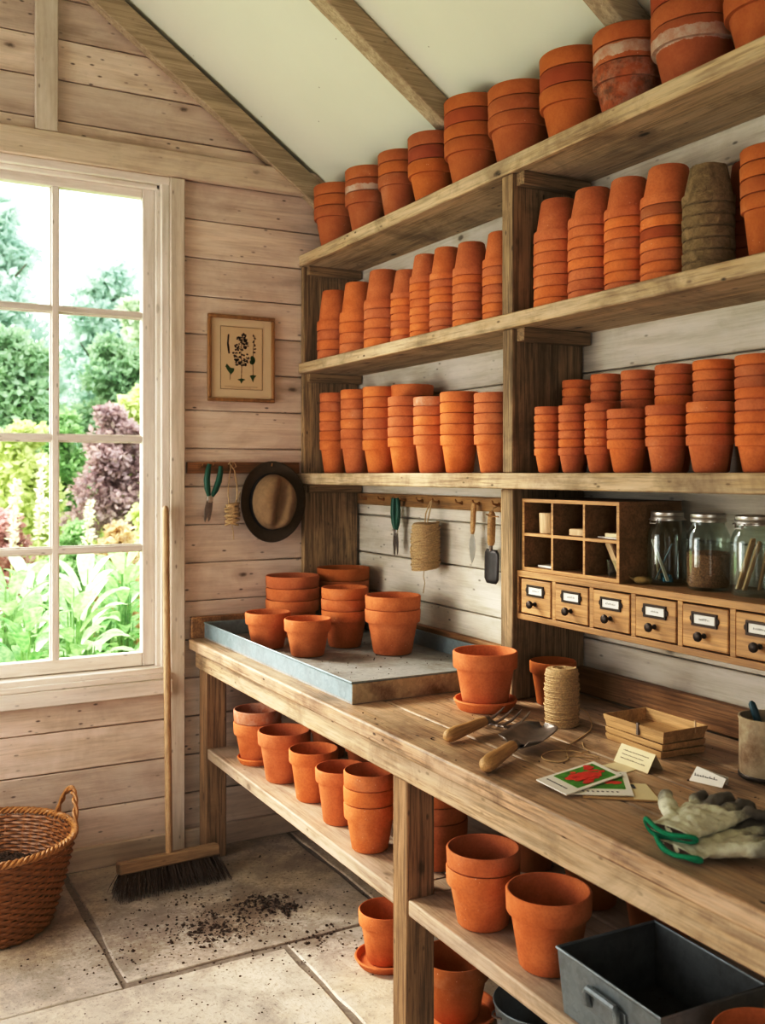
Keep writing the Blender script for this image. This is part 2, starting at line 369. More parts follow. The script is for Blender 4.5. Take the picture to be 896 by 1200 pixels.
def stone():
    t = NT('flagstone'); v = t.n('ShaderNodeTexCoord').outputs['Object']
    a = t.noise(v, 1.6, 7, .65, .8); b = t.noise(v, 7, 6, .7, .3); f = t.noise(v, 70, 4, .7)
    c = t.mix(t.ramp(a, [(.35, (0,0,0)), (.65, (1,1,1))]), (.54,.49,.43), (.76,.67,.56))
    w = t.noise(t.vmath('ADD', v, (4., 9., 2.)), 1.3, 5, .6)
    c = t.mix(t.math('MULTIPLY', t.ramp(w, [(.52, (0,0,0)), (.68, (1,1,1))]), .6), c, (.62,.48,.29))
    c = t.mix(t.math('MULTIPLY', t.ramp(b, [(.47, (0,0,0)), (.66, (1,1,1))]), .45), c, (.22,.19,.16))
    c = t.mix(t.math('MULTIPLY', t.ramp(f, [(.56, (0,0,0)), (.68, (1,1,1))]), .5), c, (.12,.09,.07))
    for (dx, dy, rad, amt) in ((-.90, -.74, .17, .85), (-.68, -.63, .13, .85), (-.8, -.75, .42, .22), (-1.25, -.72, .25, .35), (-.62, -.98, .14, .6), (-.95, -.42, .30, .18), (-.35, -.25, .35, .5), (-1.5, -.3, .38, .5)):
        dd = t.n('ShaderNodeVectorMath', {0: v, 1: (dx, dy, 0)}, operation='DISTANCE').outputs['Value']
        mk = t.math('MULTIPLY', t.ramp(t.math('DIVIDE', dd, rad*2), [(0., (1,1,1)), (.5, (.35,.35,.35)), (1., (0,0,0))]), t.ramp(t.math('ADD', t.math('MULTIPLY', b, .6), t.math('MULTIPLY', f, .4)), [(.36, (0,0,0)), (.52, (1,1,1))]))
        c = t.mix(t.math('MULTIPLY', mk, amt), c, (.17,.10,.06))
    vr = t.voro(v, 34); c = t.mix(t.math('MULTIPLY', t.ramp(vr, [(.07, (1,1,1)), (.13, (0,0,0))]), t.ramp(b, [(.42, (0,0,0)), (.6, (.9,.9,.9))])), c, (.07,.05,.035))
    t.bsdf(c, .72, 0, t.bump(t.math('ADD', t.math('MULTIPLY', a, 1.5), t.math('ADD', b, t.math('MULTIPLY', f, .25))), .5, .012)); return t.m
M['stone'] = stone()
M['mortar'] = plain('mortar_joint', (.29,.235,.19), .95, 0, .35, 60, .5)
def ceilM():
    t = NT('ceiling_paint'); v = t.n('ShaderNodeTexCoord').outputs['Object']; n = t.noise(v, 2, 4); s = t.voro(v, 9)
    c = t.mix(n, (.70,.71,.57), (.78,.79,.66)); c = t.mix(t.ramp(s, [(.018, (1,1,1)), (.03, (0,0,0))]), c, (.3,.26,.18))
    t.bsdf(c, .85, 0, t.bump(t.noise(v, 130, 3), .08, .003)); return t.m
M['ceil'] = ceilM()
M['pane'] = clearglass('window_glass', (.985,1,.99), .2, .03)
M['jar'] = clearglass('jar_glass', (.90,.93,.91), .31, .010)
M['bark'] = plain('bark', (.12,.09,.06), .9, 0, .3, 20, .5)
M['lawn'] = plain('lawn', (.22,.33,.12), .9, 0, .3, 6)
M['lf_blue'] = leafmat('leaf_bluegreen', (.40,.56,.48), (.80,.90,.80), .5)
M['lf_pale'] = leafmat('leaf_pale', (.44,.58,.36), (.84,.92,.70), .5)
M['lf_dark'] = leafmat('leaf_dark', (.18,.32,.18), (.58,.73,.48), .5)
M['lf_lime'] = leafmat('leaf_lime', (.50,.60,.20), (.88,.92,.55), .5)
M['lf_mid'] = leafmat('leaf_mid', (.16,.34,.12), (.54,.72,.38), .5)
M['lf_copper'] = leafmat('leaf_copper', (.22,.13,.14), (.66,.50,.48), .5)
M['lf_pink'] = leafmat('leaf_pink', (.46,.22,.20), (.80,.56,.52), .5)
M['lf_gold'] = leafmat('leaf_gold', (.48,.31,.15), (.82,.66,.42), .5)
M['lf_lily'] = leafmat('leaf_lily', (.14,.35,.11), (.50,.70,.34), .5)
M['plume'] = leafmat('plume', (.82,.78,.55), (.95,.92,.76))
# ------------------------------------------------------------------ camera, world, lights
cam = bpy.data.cameras.new('camera'); co = bpy.data.objects.new('camera', cam); COL.objects.link(co)
co.location = (-2.035, -3.96, 1.55); co.rotation_euler = (PI/2, 0, math.radians(-28.7))
cam.sensor_width = 36; cam.lens = 1158/1200*36; cam.shift_y = -45/1200; cam.clip_start = .05
cam.dof.use_dof = True; cam.dof.focus_distance = 2.9; cam.dof.aperture_fstop = 4.5
scene.camera = co
w = bpy.data.worlds.new('sky'); scene.world = w; w.use_nodes = True
wt = w.node_tree; bg = wt.nodes['Background']; bg.inputs[0].default_value = (.93,.97,1,1); bg.inputs[1].default_value = 3.6
def sun(name, d, strength, angle, col):
    l = bpy.data.lights.new(name, 'SUN'); l.energy = strength; l.angle = math.radians(angle); l.color = col
    o = bpy.data.objects.new(name, l); COL.objects.link(o); o.rotation_euler = Vector(d).to_track_quat('-Z', 'Y').to_euler(); return o
def area(name, loc, d, sx, sy, power, col):
    l = bpy.data.lights.new(name, 'AREA'); l.shape = 'RECTANGLE'; l.size = sx; l.size_y = sy; l.energy = power; l.color = col
    o = bpy.data.objects.new(name, l); COL.objects.link(o); o.location = loc; o.rotation_euler = Vector(d).to_track_quat('-Z', 'Y').to_euler(); return o
sun('sun', (.52, -.70, -.56), 7.6, 22, (1,.955,.87))
area('side_fill_light', (-3.10, -.75, 1.22), (1,-.18,-.10), 1.0, 1.0, 26, (1,.96,.90))  # added fill lamp by the left wall, standing in for side daylight
area('rear_fill_light', (-2.3, -5.1, 1.7), (.35,1,.02), .9, 1.8, 5, (1,.93,.83))  # unseen fill lamp added behind the camera to lift the shaded sides
scene.view_settings.view_transform = 'Standard'
scene.view_settings.look = 'None'
scene.view_settings.exposure = 0.0
scene.view_settings.gamma = 1.0
scene.view_settings.use_curve_mapping = True
cv = scene.view_settings.curve_mapping.curves[3]
cv.points.new(.10, .055); cv.points.new(.35, .33); cv.points.new(.70, .76)
scene.view_settings.curve_mapping.update()
scene.cycles.use_denoising = True
scene.cycles.max_bounces = 8; scene.cycles.diffuse_bounces = 4; scene.cycles.glossy_bounces = 3; scene.cycles.transparent_max_bounces = 16
scene.cycles.sample_clamp_indirect = 6
scene.cycles.caustics_reflective = False; scene.cycles.caustics_refractive = False

# ------------------------------------------------------------------ room shell
EAVE, SL, RIDGE = 2.706, .70, -1.6
def roof(x): return EAVE-SL*x if x > RIDGE else EAVE-SL*(2*RIDGE-x)
WX0, WX1, WZ0, WZ1 = -2.075, -.868, .72, 2.745
def planks_x(mb, y0, y1, pitch, z0, holes, gable=True, xa=-3.2, xb=.06):
    z = z0-pitch
    while z < 3.9:
        a, b = max(z, -.02), z+pitch-.0035
        if b > a+.01:
            L, R = xa, xb
            if gable and b > EAVE-.08:
                over = (b-EAVE)/SL-.14
                L, R = max(xa, 2*RIDGE+over), min(xb, -over)
            if R > L+.05:
                segs = [(L, R)]
                for hx0, hx1, hz0, hz1 in holes:
                    if b > hz0 and a < hz1:
                        n = []
                        for s0, s1 in segs:
                            if hx0 > s0: n.append((s0, min(s1, hx0)))
                            if hx1 < s1: n.append((max(s0, hx1), s1))
                        segs = [q for q in n if q[1] > q[0]+.01]
                for s0, s1 in segs: mb.box(s0, s1, y0, y1, a, b)
        z += pitch
mb = MB(); planks_x(mb, 0, .022, .158, .076, [(WX0, WX1, WZ0, WZ1)])
# sheathing behind the boards, around the window opening
mb.box(-3.25, WX0, .024, .06, -.05, 2.72).box(WX1, .06, .024, .06, -.05, 2.72).box(WX0, WX1, .024, .06, -.05, WZ0).box(WX0, WX1, .024, .06, WZ1, 3.3)
mb.prism([(-3.2, 2.72), (.06, 2.72), (-1.6, 3.85)], .03, .06, 'xz')
struct(mb.build('wall_back', M['wall'], bevel=.003, seg=1), 'whitewashed horizontal board wall with the window')
mb = MB(); z = .05-.165
while z < 2.7:
    mb.box(0, .022, -5.2, 0, max(z, -.02), z+.1615); z += .165
mb.box(.024, .06, -5.2, .0, -.05, 2.72)
struct(mb.build('wall_right', M['wallR'], bevel=.004, seg=1), 'pale board wall behind the shelves')
mb = MB()
mb.box(-3.25, -3.2, -5.2, -2.1, -.05, 2.75).box(-3.25, -3.2, -.4, .06, -.05, 2.75).box(-3.25, -3.2, -2.1, -.4, -.05, .75).box(-3.25, -3.2, -2.1, -.4, 2.3, 2.75)  # out-of-view opening added to let sky light in from the left
struct(mb.build('wall_left', M['wall']), 'board wall with unseen side opening added for light')
mb = MB(); mb.box(-3.25, -2.75, -5.25, -5.2, -.05, 2.75).box(-1.85, .06, -5.25, -5.2, -.05, 2.75).box(-2.75, -1.85, -5.25, -5.2, 2.1, 2.75)
mb.prism([(-3.25, 2.75), (.06, 2.75), (-1.6, 3.9)], -5.25, -5.2, 'xz')
struct(mb.build('wall_front', M['wall']), 'board wall with doorway')
mb = MB()
for sgn in (1, -1):
    x = lambda q: RIDGE+sgn*(q-RIDGE)
    mb.prism([(x(.08), EAVE-.056), (x(RIDGE), roof(RIDGE)), (x(RIDGE), roof(RIDGE)+.05), (x(.08), EAVE-.006)], -5.25, .10, 'xz')
struct(mb.build('ceiling', M['ceil']), 'sloping off-white painted ceiling')
# flagstones on a mortar bed
mb = MB()
def slab(x0, x1, y0, y1, g=.0095, h=0.):
    def j(): return rnd.uniform(-.010, .010)
    poly = []
    n = 7
    for (ax, ay), (bx, by) in (((x0+g, y0+g), (x1-g, y0+g)), ((x1-g, y0+g), (x1-g, y1-g)), ((x1-g, y1-g), (x0+g, y1-g)), ((x0+g, y1-g), (x0+g, y0+g))):
        for i in range(n):
            t = i/n; poly.append((ax+(bx-ax)*t+j()*(i > 0)*.6+(.012 if i == 0 and bx > ax else 0)*0, ay+(by-ay)*t+j()*(i > 0)*.6))
    mb.prism(poly, -.03, h)
slab(-1.28, -.34, -.95, .0); slab(-2.06, -1.28, -.985, 0); slab(-2.7, -2.06, -.9, 0); slab(-3.2, -2.7, -1.3, 0)
slab(-.34, .03, -.93, .0); slab(-2.02, -.755, -1.9, -.965 - .0); slab(-2.7, -2.02, -1.7, -.985); slab(-.755, .03, -1.62, -.94)
slab(-.755, .03, -2.5, -1.62); slab(-1.7, -.755, -2.75, -1.9); slab(-2.6, -1.7, -2.6, -1.9); slab(-3.2, -2.7, -2.6, -1.3)
slab(-.9, .03, -3.5, -2.5); slab(-3.2, -2.3, -4.2, -2.6); slab(-2.3, -.9, -3.9, -2.75); slab(-.9, .03, -5.2, -3.5); slab(-2.3, -.9, -5.2, -3.9); slab(-3.2, -2.3, -5.2, -4.2)
fl = mb.build('floor', M['stone'], bevel=.005); struct(fl, 'worn sandstone flagstone floor')
struct(B(-3.2, .03, -5.2, .02, -.06, -.006).build('trim_9', M['mortar']), 'mortar between flagstones')
struct(B(-3.2, .0, -.024, -.001, 0, .088).build('baseboard_back', M['trimh'], bevel=.004))
struct(B(-.018, -.001, -5.2, -.03, 0, .088).build('baseboard_right', M['lshelf'], bevel=.004))
# beams and trims on the gable wall
struct(B(-3.2, -.02, -.035, -.001, 2.757, 2.862).build('trim_1', M['trimh'], bevel=.005), 'horizontal wall plate above the window')
struct(B(-1.387, -1.303, -.032, -.001, 2.863, 3.66).build('trim_2', M['trimv'], bevel=.004), 'upright stud above the window')
mb = MB()
for sgn in (1, -1):
    def rx(q): return RIDGE+sgn*(q-RIDGE)
    mb.prism([(rx(-.03), EAVE-.004), (rx(RIDGE), roof(RIDGE)-.025), (rx(RIDGE), roof(RIDGE)-.14), (rx(-.03), EAVE-.12)], -.05, -.0, 'xz')
struct(mb.build('trim_3', M['rafter'], bevel=.004), 'sloping rake board under the ceiling')
def rafter(y, n):
    mb = MB()
    for sgn in (1, -1):
        def rx(q): return RIDGE+sgn*(q-RIDGE)
        mb.prism([(rx(-.005), EAVE+.002), (rx(RIDGE), roof(RIDGE)-.003), (rx(RIDGE), roof(RIDGE)-.098), (rx(-.005), EAVE-.092)], y-.035, y+.035, 'xz')
    struct(mb.build(n, M['rafter'], bevel=.005), 'bare wooden rafter under the ceiling')
rafter(-1.045, 'trim_4'); rafter(-1.93, 'trim_5'); rafter(-2.82, 'trim_6'); rafter(-3.7, 'trim_7')
struct(B(-.862, -.802, -.03, -.001, 0.0, 2.755).build('trim_8', M['trimv'], bevel=.004), 'full height upright board right of the window')

# window
win = bpy.data.objects.new('window_1', None); COL.objects.link(win); win.location = (-1.47, 0, .72); struct(win, 'white painted garden window with small panes')
def wpart(mb, n, m, bev=.003):
    o = mb.build(n, m, bevel=bev); o.parent = win; o.location = (1.47, 0, -.72); return o
mb = MB().box(-.894, -.8625, -.012, .10, .745, 2.7565).box(-2.08, -2.05, -.012, .10, .745, 2.745).box(-.910, -.892, .012, .10, .76, 2.727).box(-2.055, -2.035, .012, .10, .76, 2.727)
wpart(mb, 'jamb', M['sashv'])
mb = MB().box(-2.16, -.8625, -.016, -.001, 2.725, 2.7568).box(-2.08, -.8625, -.010, .10, 2.727, 2.757).box(-2.05, -.895, .012, .10, 2.708, 2.7268)
wpart(mb, 'head', M['sashh'])
sx0, sx1, sz0, sz1 = -2.035, -.910, .768, 2.71
gx0, gx1, gz0, gz1 = -1.990, -.960, .822, 2.672
mb = MB().box(gx1, sx1, .035, .08, sz0, sz1).box(sx0, gx0, .035, .08, sz0, sz1); wpart(mb, 'sash_stile', M['sashv'], .004)
mb = MB().box(gx0, gx1, .0355, .0795, sz0, gz0).box(gx0, gx1, .0355, .0795, gz1, sz1); wpart(mb, 'sash_rail', M['sashh'], .004)
mb = MB()
for x in (-1.302, -1.646): mb.box(x-.012, x+.012, .038, .076, gz0, gz1).box(x-.018, x+.018, .052, .066, gz0, gz1)
wpart(mb, 'glazing_bar', M['sashv'], .002)
mb = MB()
for z in (2.194, 1.690, 1.248): mb.box(gx0, gx1, .0385, .0755, z-.011, z+.011).box(gx0, gx1, .0525, .0655, z-.017, z+.017)
wpart(mb, 'glazing_bar', M['sashh'], .002)
mb = MB().add([(gx0-.004, .0594, gz0-.004), (gx1+.004, .0594, gz0-.004), (gx1+.004, .0594, gz1+.004), (gx0-.004, .0594, gz1+.004)], [(0,1,2,3)]); wpart(mb, 'pane', M['pane'], 0)
mb = MB().box(-2.12, -.862, -.03, .10, .742, .766).box(-2.12, -.862, -.045, .03, .722, .745)
wpart(mb, 'sill', M['sashh'], .004)
mb = MB().box(-2.16, -.862, -.055, -.001, .662, .722); wpart(mb, 'sill_board', M['sashh'], .004)
mb = MB().box(-2.14, -2.08, -.03, -.001, 0.09, 2.755); wpart(mb, 'casing', M['trimv'], .004)

# ------------------------------------------------------------------ wall shelving
S1, S2, S3 = 2.500, 2.030, 1.552
T1, T2, T3 = .050, .045, .048
sh = thing('shelving_unit', 'rough timber wall shelving with three long shelves full of flowerpots', 'shelving', (-.15, -1.5, S3))
def spart(mb, n, m, bev=.004):
    o = mb.build(n, m, bevel=bev); o.parent = sh; o.location = (.15, 1.5, -S3); return o
YE = -3.25
spart(B(-.285, -.002, YE, -.003, S1-T1, S1), 'shelf_board', M['shelf'], .005)
spart(B(-.288, -.002, YE, -.003, S2-T2, S2), 'shelf_board', M['shelf'], .005)
spart(B(-.295, -.002, YE, -.003, S3-T3, S3), 'shelf_board', M['shelf'], .005)
HB = .872
for a, b in ((HB+.001, S3-T3), (S3, S2-T2), (S2, S1-T1)):
    spart(B(-.275, -.012, -.034, -.004, a, b-.0005), 'side_panel', M['shelfv'])
for a, b, d in ((HB+.001, S3-T3, .006), (S3, S2-T2, 0), (S2, S1-T1, .002)):
    spart(B(-.275-d*.4, -.004, -1.553-d, -1.503+d, a, b-.0005), 'divider', M['shelfv'])
for zt in (S1-T1, S2-T2, S3-T3):
    spart(B(-.262, -.006, -.064, -.0345, zt-.038, zt-.0005), 'cleat', M['cleat'], .003)
    if zt > S3: spart(B(-.262, -.006, -1.594, -1.5565, zt-.040, zt-.0005), 'cleat', M['cleat'], .003)

# ------------------------------------------------------------------ potting bench
be = thing('potting_bench', 'long worn wooden potting bench with a low shelf under it', 'workbench', (-.4, -1.6, 0))
def bpart(mb, n, m, bev=.004):
    o = mb.build(n, m, bevel=bev); o.parent = be; o.location = (.4, 1.6, 0); return o
mb = MB()
for a, b in ((-.784, -.615), (-.613, -.43), (-.428, -.235), (-.233, -.034)): mb.box(a, b, YE, -.016, HB-.044, HB)
bpart(mb, 'worktop', M['bench'], .006)
bpart(B(-.760, -.730, YE+.02, -.03, .755, HB-.044), 'apron', M['apron'], .004)
bpart(B(-.740, -.02, -.058, -.032, .755, HB-.044), 'apron', M['leg'], .004)
for y0, y1 in ((-.145, -.058), (-1.745, -1.672), (-3.2, -3.12)):
    bpart(B(-.752, -.666, y0, y1, 0, .755 if y1 < -.1 else .8275), 'leg', M['leg'], .005)
    bpart(B(-.12, -.04, y0, y1, 0, HB-.045), 'leg', M['leg'], .005)
ZS = .446
mb = MB()
for a, b in ((-.748, -.575), (-.572, -.39), (-.387, -.2)):
    if a < -.7:
        for u, v in ((-1.671, -.146), (-3.119, -1.746)): mb.box(a, b, u, v, ZS-.042, ZS)
        mb.box(-.665, b, -1.746, -1.671, ZS-.042, ZS)
    else: mb.box(a, b, YE+.03, -.14, ZS-.042, ZS)
bpart(mb, 'lower_shelf', M['lshelf'], .005)
for y in (-.36, -1.02, -1.79, -2.5): bpart(B(-.70, -.18, y-.02, y+.02, ZS-.085, ZS-.0425), 'shelf_bearer', M['leg'], .003)
bpart(B(-.032, -.004, -3.2, -1.556, HB, .952), 'backsplash', M['splash'], .005)
bpart(B(-.032, -.004, -1.4995, -.036, HB, .952), 'backsplash', M['splash'], .005)
bpart(B(-.775, -.29, -.028, -.003, HB, .960), 'end_board', M['splash'], .005)
# ------------------------------------------------------------------ terracotta pots
POTN = [0]
def pot_mb(R, H, hc, rb=.69, seg=44):
    t = .062*R; rB = .885*R; h = .13*R
    prof = [(h, 0), (rb*R-.004, 0), (rb*R, .004), (rB, H-hc-.0005), (.972*R, H-hc), (.985*R, H-hc+.003), (R, H-.004), (R-.003, H), (.905*R+.003, H), (.905*R, H-.004), (.885*R, H-hc), (rb*R-t, .05*R+.004), (rb*R-t-.004, .05*R), (h, .05*R)]
    return MB().lathe(prof, seg, close=True)
def fibre_mb(R, H, hc):
    r2 = random.Random(3); mb = MB()
    prof = [(.05*R, 0), (.68*R, 0), (.70*R, .004), (.93*R, H-hc), (1.0*R, H-hc+.002), (R, H-.003), (.95*R, H), (.88*R, H-hc), (.62*R, .006), (.05*R, .006)]
    mb.lathe(prof, 44, close=True)
    mb.v = [(x*(1+r2.uniform(-.022, .022)), y*(1+r2.uniform(-.022, .022)), z+r2.uniform(-.0012, .0012)) for x, y, z in mb.v]
    return mb
meshes = {}
def pot(mesh, loc, label, group=None, inv=False, H=0, mat=None, tilt=(0, 0), name='terracotta_pot'):
    o = bpy.data.objects.new(name, mesh); COL.objects.link(o)
    rz = rnd.uniform(0, 2*PI)
    if inv:
        o.location = (loc[0], loc[1], loc[2]+H); o.rotation_euler = (PI+tilt[0], tilt[1], rz)
    else:
        o.location = loc; o.rotation_euler = (tilt[0], tilt[1], rz)
    if mat is not None:
        o.material_slots[0].link = 'OBJECT'; o.material_slots[0].material = mat
    tag(o, label, 'flowerpot', group); return o
def stack(x, y, z, R, H, p, n, where, group, inv=False, mats=None, kind='terracotta pot', row='', base='terra', fibre=False, single=None):
    hc = p-.0022 if n > 1 else .5*R
    mb = fibre_mb(R, H, hc) if fibre else pot_mb(R, H, hc)
    me = mb.mesh('pot', M['peat'] if fibre else M[base])
    for i in range(n):
        pos = 'bottom' if i == 0 else 'top' if i == n-1 else ordn(i)+' from bottom'
        m = M[mats[i]] if mats and i in mats else None
        desc = {'terra_white': 'limescale-banded terracotta pot', 'terra_algae': 'green-stained terracotta pot', 'terra_brown': 'dark pot', 'terra_band': 'limescale-ringed terracotta pot', 'terra_dust': 'dusty pale terracotta pot', 'terra_old': 'aged terracotta pot'}.get(mats[i], kind) if mats and i in mats else kind
        lab = f'{desc}, {pos} of {where}' if n > 1 else f'{desc}, {where}'
        if n == 2 and i == 1: lab = f'{desc}, upper of {where}'
        if n == 2 and i == 0: lab = f'{desc}, lower of {where}'
        pot(me, (x+rnd.uniform(-.0008, .0008), y+rnd.uniform(-.0008, .0008), z+i*p+.0006*(i+1)), lab, group, inv, H, m, (0, 0), 'fibre_pot' if fibre else 'terracotta_pot')
E5 = .0006
# lowest shelf, left bay
rows = [(-.162,.0634,.136,.040,6),(-.373,.0676,.1365,.0395,6),(-.579,.0724,.127,.0405,6),(-.777,.0712,.131,.037,5),(-.967,.0721,.131,.0335,5),(-1.136,.0671,.127,.036,5),(-1.345,.0690,.121,.033,5)]
for i, (y, R, H, p, n) in enumerate(rows):
    stack(-.19, y, S3, R, H, p, n, f'{ordn(i)} upright stack from left, lowest shelf, left bay', 'upright pots on the lowest shelf left of the post', mats={4: 'terra_dust'} if i == 4 else None)
stack(-.105, -.672, S3, .0835, .150, .046, 5, 'wide stack behind, lowest shelf, left bay', 'upright pots on the lowest shelf left of the post', kind='wide terracotta pot')
# lowest shelf, right bay
rows = [(-1.631,.0425,.072,.0238,6),(-1.741,.0410,.071,.0235,6),(-1.856,.0420,.071,.0233,6),(-1.965,.0540,.087,.0264,4),(-2.109,.0540,.090,.0258,4),(-2.250,.0560,.089,.026,4),(-2.400,.0565,.084,.0262,5),(-2.545,.058,.09,.026,5)]
for i, (y, R, H, p, n) in enumerate(rows):
    stack(-.2, y, S3, R, H, p, n, f'{ordn(i)} front stack from left, lowest shelf, right bay', 'front row pots on the lowest shelf right of the post')
rows = [(-1.615,.0430,.075,.0249,9),(-1.746,.0439,.080,.025,9),(-1.881,.0480,.090,.027,8),(-2.018,.0523,.093,.027,8),(-2.155,.0538,.098,.026,8),(-2.297,.0584,.093,.0266,8)]
for i, (y, R, H, p, n) in enumerate(rows):
    stack(-.082, y, S3, R, H, p, n, f'{ordn(i)} back-row stack from left, lowest shelf, right bay', 'back row pots on the lowest shelf right of the post')
# middle shelf, left bay (upside down)
rows = [(-.168,.0767,.170,.041,4),(-.385,.0778,.163,.0425,4),(-.604,.0796,.152,.037,5),(-.782,.0634,.108,.0267,7),(-.917,.0604,.105,.0277,8),(-1.056,.0622,.114,.026,8),(-1.208,.0645,.112,.0285,7),(-1.380,.0620,.113,.028,7)]
for i, (y, R, H, p, n) in enumerate(rows):
    stack(-.19, y, S2, R, H, p, n, f'{ordn(i)} upside-down stack from left, middle shelf, left bay', 'upside-down pots on the middle shelf left of the post', inv=True)
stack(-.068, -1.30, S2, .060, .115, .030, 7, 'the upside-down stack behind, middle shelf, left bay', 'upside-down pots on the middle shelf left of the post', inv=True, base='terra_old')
# middle shelf, right bay
rows = [(-1.640,.0745,.126,.0328,7),(-1.795,.0721,.110,.0293,8),(-1.940,.0677,.109,.0282,8),(-2.085,.0722,.104,.028,8)]
for i, (y, R, H, p, n) in enumerate(rows):
    stack(-.17, y, S2, R, H, p, n, f'{ordn(i)} upside-down stack from left, middle shelf, right bay', 'upside-down pots on the middle shelf right of the post', inv=True, mats={6: 'terra_old', 4: 'terra_brown'} if i == 3 else None)
stack(-.185, -2.232, S2, .0620, .096, .0275, 7, 'the fibre pot stack on middle shelf', 'fibre pots', inv=True, kind='grey-brown peat fibre pot', fibre=True)
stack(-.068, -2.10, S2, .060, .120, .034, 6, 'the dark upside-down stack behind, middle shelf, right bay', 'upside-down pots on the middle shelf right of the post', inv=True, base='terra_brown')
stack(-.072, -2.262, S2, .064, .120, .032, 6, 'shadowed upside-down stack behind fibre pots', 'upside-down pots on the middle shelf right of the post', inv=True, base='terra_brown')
stack(-.165, -2.400, S2, .0680, .152, .036, 4, 'the upright stack at right edge of middle shelf', 'upright pots at the right end of the middle shelf', base='terra_old')
# top shelf
rows = [(-.208,-.195,.1028,.160,.046,3),(-.494,-.195,.0988,.150,.048,3),(-.744,-.195,.0873,.154,.043,3),(-.975,-.19,.0956,.141,.047,3),(-1.215,-.18,.1041,.145,.046,4),(-1.465,-.175,.1056,.150,.045,3),(-1.721,-.175,.1025,.146,.050,3),(-1.946,-.17,.1012,.133,.047,3),(-2.171,-.16,.1130,.150,.050,3),(-2.400,-.15,.1150,.150,.050,2)]
vm = {1: {1: 'terra_band'}, 7: {0: 'terra_algae', 1: 'terra_band'}, 8: {0: 'terra_band', 2: 'terra_brown'}, 4: {2: 'terra_brown'}, 6: {1: 'terra_brown'}, 3: {1: 'terra_brown'}}
for i, (y, x, R, H, p, n) in enumerate(rows):
    stack(x, y, S1, R, H, p, n, f'{ordn(i)} stack from left on top shelf', 'pots on the top shelf', mats=vm.get(i), base='terra_old')

# saucers
def saucer(x, y, z, R, h, label, group='saucers'):
    prof = [(.02*R, 0), (.84*R, 0), (.87*R, .003), (R, h-.004), (R-.002, h), (.91*R+.002, h), (.91*R, h-.003), (.83*R, .010), (.02*R, .009)]
    o = MB().lathe(prof, 48, close=True).build('pot_saucer', M['terra']); o.location = (x, y, z+.0004); return tag(o, label, 'saucer', group)

# on the zinc tray
ZT = .8795
stack(-.589, -.398, ZT, .0880, .137, .04, 1, 'small single pot front left on the metal tray', 'pots on the metal tray')
stack(-.524, -.625, ZT, .0875, .136, .04, 1, 'single squat pot nearest the front edge of metal tray', 'pots on the metal tray')
stack(-.389, -.175, ZT, .1120, .150, .0485, 3, 'the rear left stack on metal tray', 'pots on the metal tray')
stack(-.150, -.165, ZT, .1130, .165, .0515, 3, 'the stack at back corner of metal tray', 'pots on the metal tray', base='terra_old')
stack(-.317, -.515, ZT, .0915, .142, .043, 3, 'the middle stack on metal tray', 'pots on the metal tray')
stack(-.225, -.735, ZT, .1045, .166, .050, 2, 'the tall stack at right on metal tray', 'pots on the metal tray')
# on the bench
saucer(-.402, -1.596, HB, .0920, .030, 'terracotta saucer under the pot on the bench beside the tray')
stack(-.402, -1.596, HB+.0105, .0940, .156, .05, 1, 'single pot standing in a saucer on bench beside tray', 'pots on the bench')
stack(-.194, -1.645, HB, .0690, .127, .04, 1, 'small single pot behind twine ball against the post', 'pots on the bench', base='terra_old')
# on the shelf under the bench
saucer(-.635, -.405, ZS, .078, .024, 'terracotta saucer under the leftmost pots below the bench')
stack(-.635, -.405, ZS+.0105, .0920, .146, .047, 2, 'the leftmost stack of two below the bench', 'pots on the shelf below the bench', mats={1: 'terra_dust'})
stack(-.630, -.655, ZS, .0960, .178, .05, 1, 'second pot from left on shelf below bench', 'pots on the shelf below the bench')
stack(-.627, -.900, ZS, .0850, .170, .05, 1, 'third pot from left on shelf below bench', 'pots on the shelf below the bench', mats=None)
stack(-.640, -1.140, ZS, .0830, .172, .05, 1, 'fourth pot from left on shelf below bench', 'pots on the shelf below the bench')
stack(-.668, -1.385, ZS, .0780, .138, .046, 3, 'the stack left of the middle bench leg', 'pots on the shelf below the bench')
stack(-.560, -1.585, ZS, .0880, .136, .046, 3, 'the stack half hidden behind the middle bench leg', 'pots on the shelf below the bench')
stack(-.650, -1.946, ZS, .0915, .142, .044, 2, 'the pair right of the middle bench leg', 'pots on the shelf below the bench')
stack(-.640, -2.190, ZS, .0970, .170, .05, 1, 'large single pot left of the metal bin below bench', 'pots on the shelf below the bench')
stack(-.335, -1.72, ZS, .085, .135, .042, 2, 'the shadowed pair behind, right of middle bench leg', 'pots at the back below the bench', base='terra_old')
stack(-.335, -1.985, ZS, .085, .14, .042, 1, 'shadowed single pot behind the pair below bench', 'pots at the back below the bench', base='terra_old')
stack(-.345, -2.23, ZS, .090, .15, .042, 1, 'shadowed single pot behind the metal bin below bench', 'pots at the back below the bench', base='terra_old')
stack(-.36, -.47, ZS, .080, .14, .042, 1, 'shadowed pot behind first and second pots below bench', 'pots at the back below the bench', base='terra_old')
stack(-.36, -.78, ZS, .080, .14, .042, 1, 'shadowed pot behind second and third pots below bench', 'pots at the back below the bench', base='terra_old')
stack(-.655, -2.800, ZS, .090, .150, .042, 1, 'pot beside the metal bin in the bottom right corner', 'pots on the shelf below the bench')
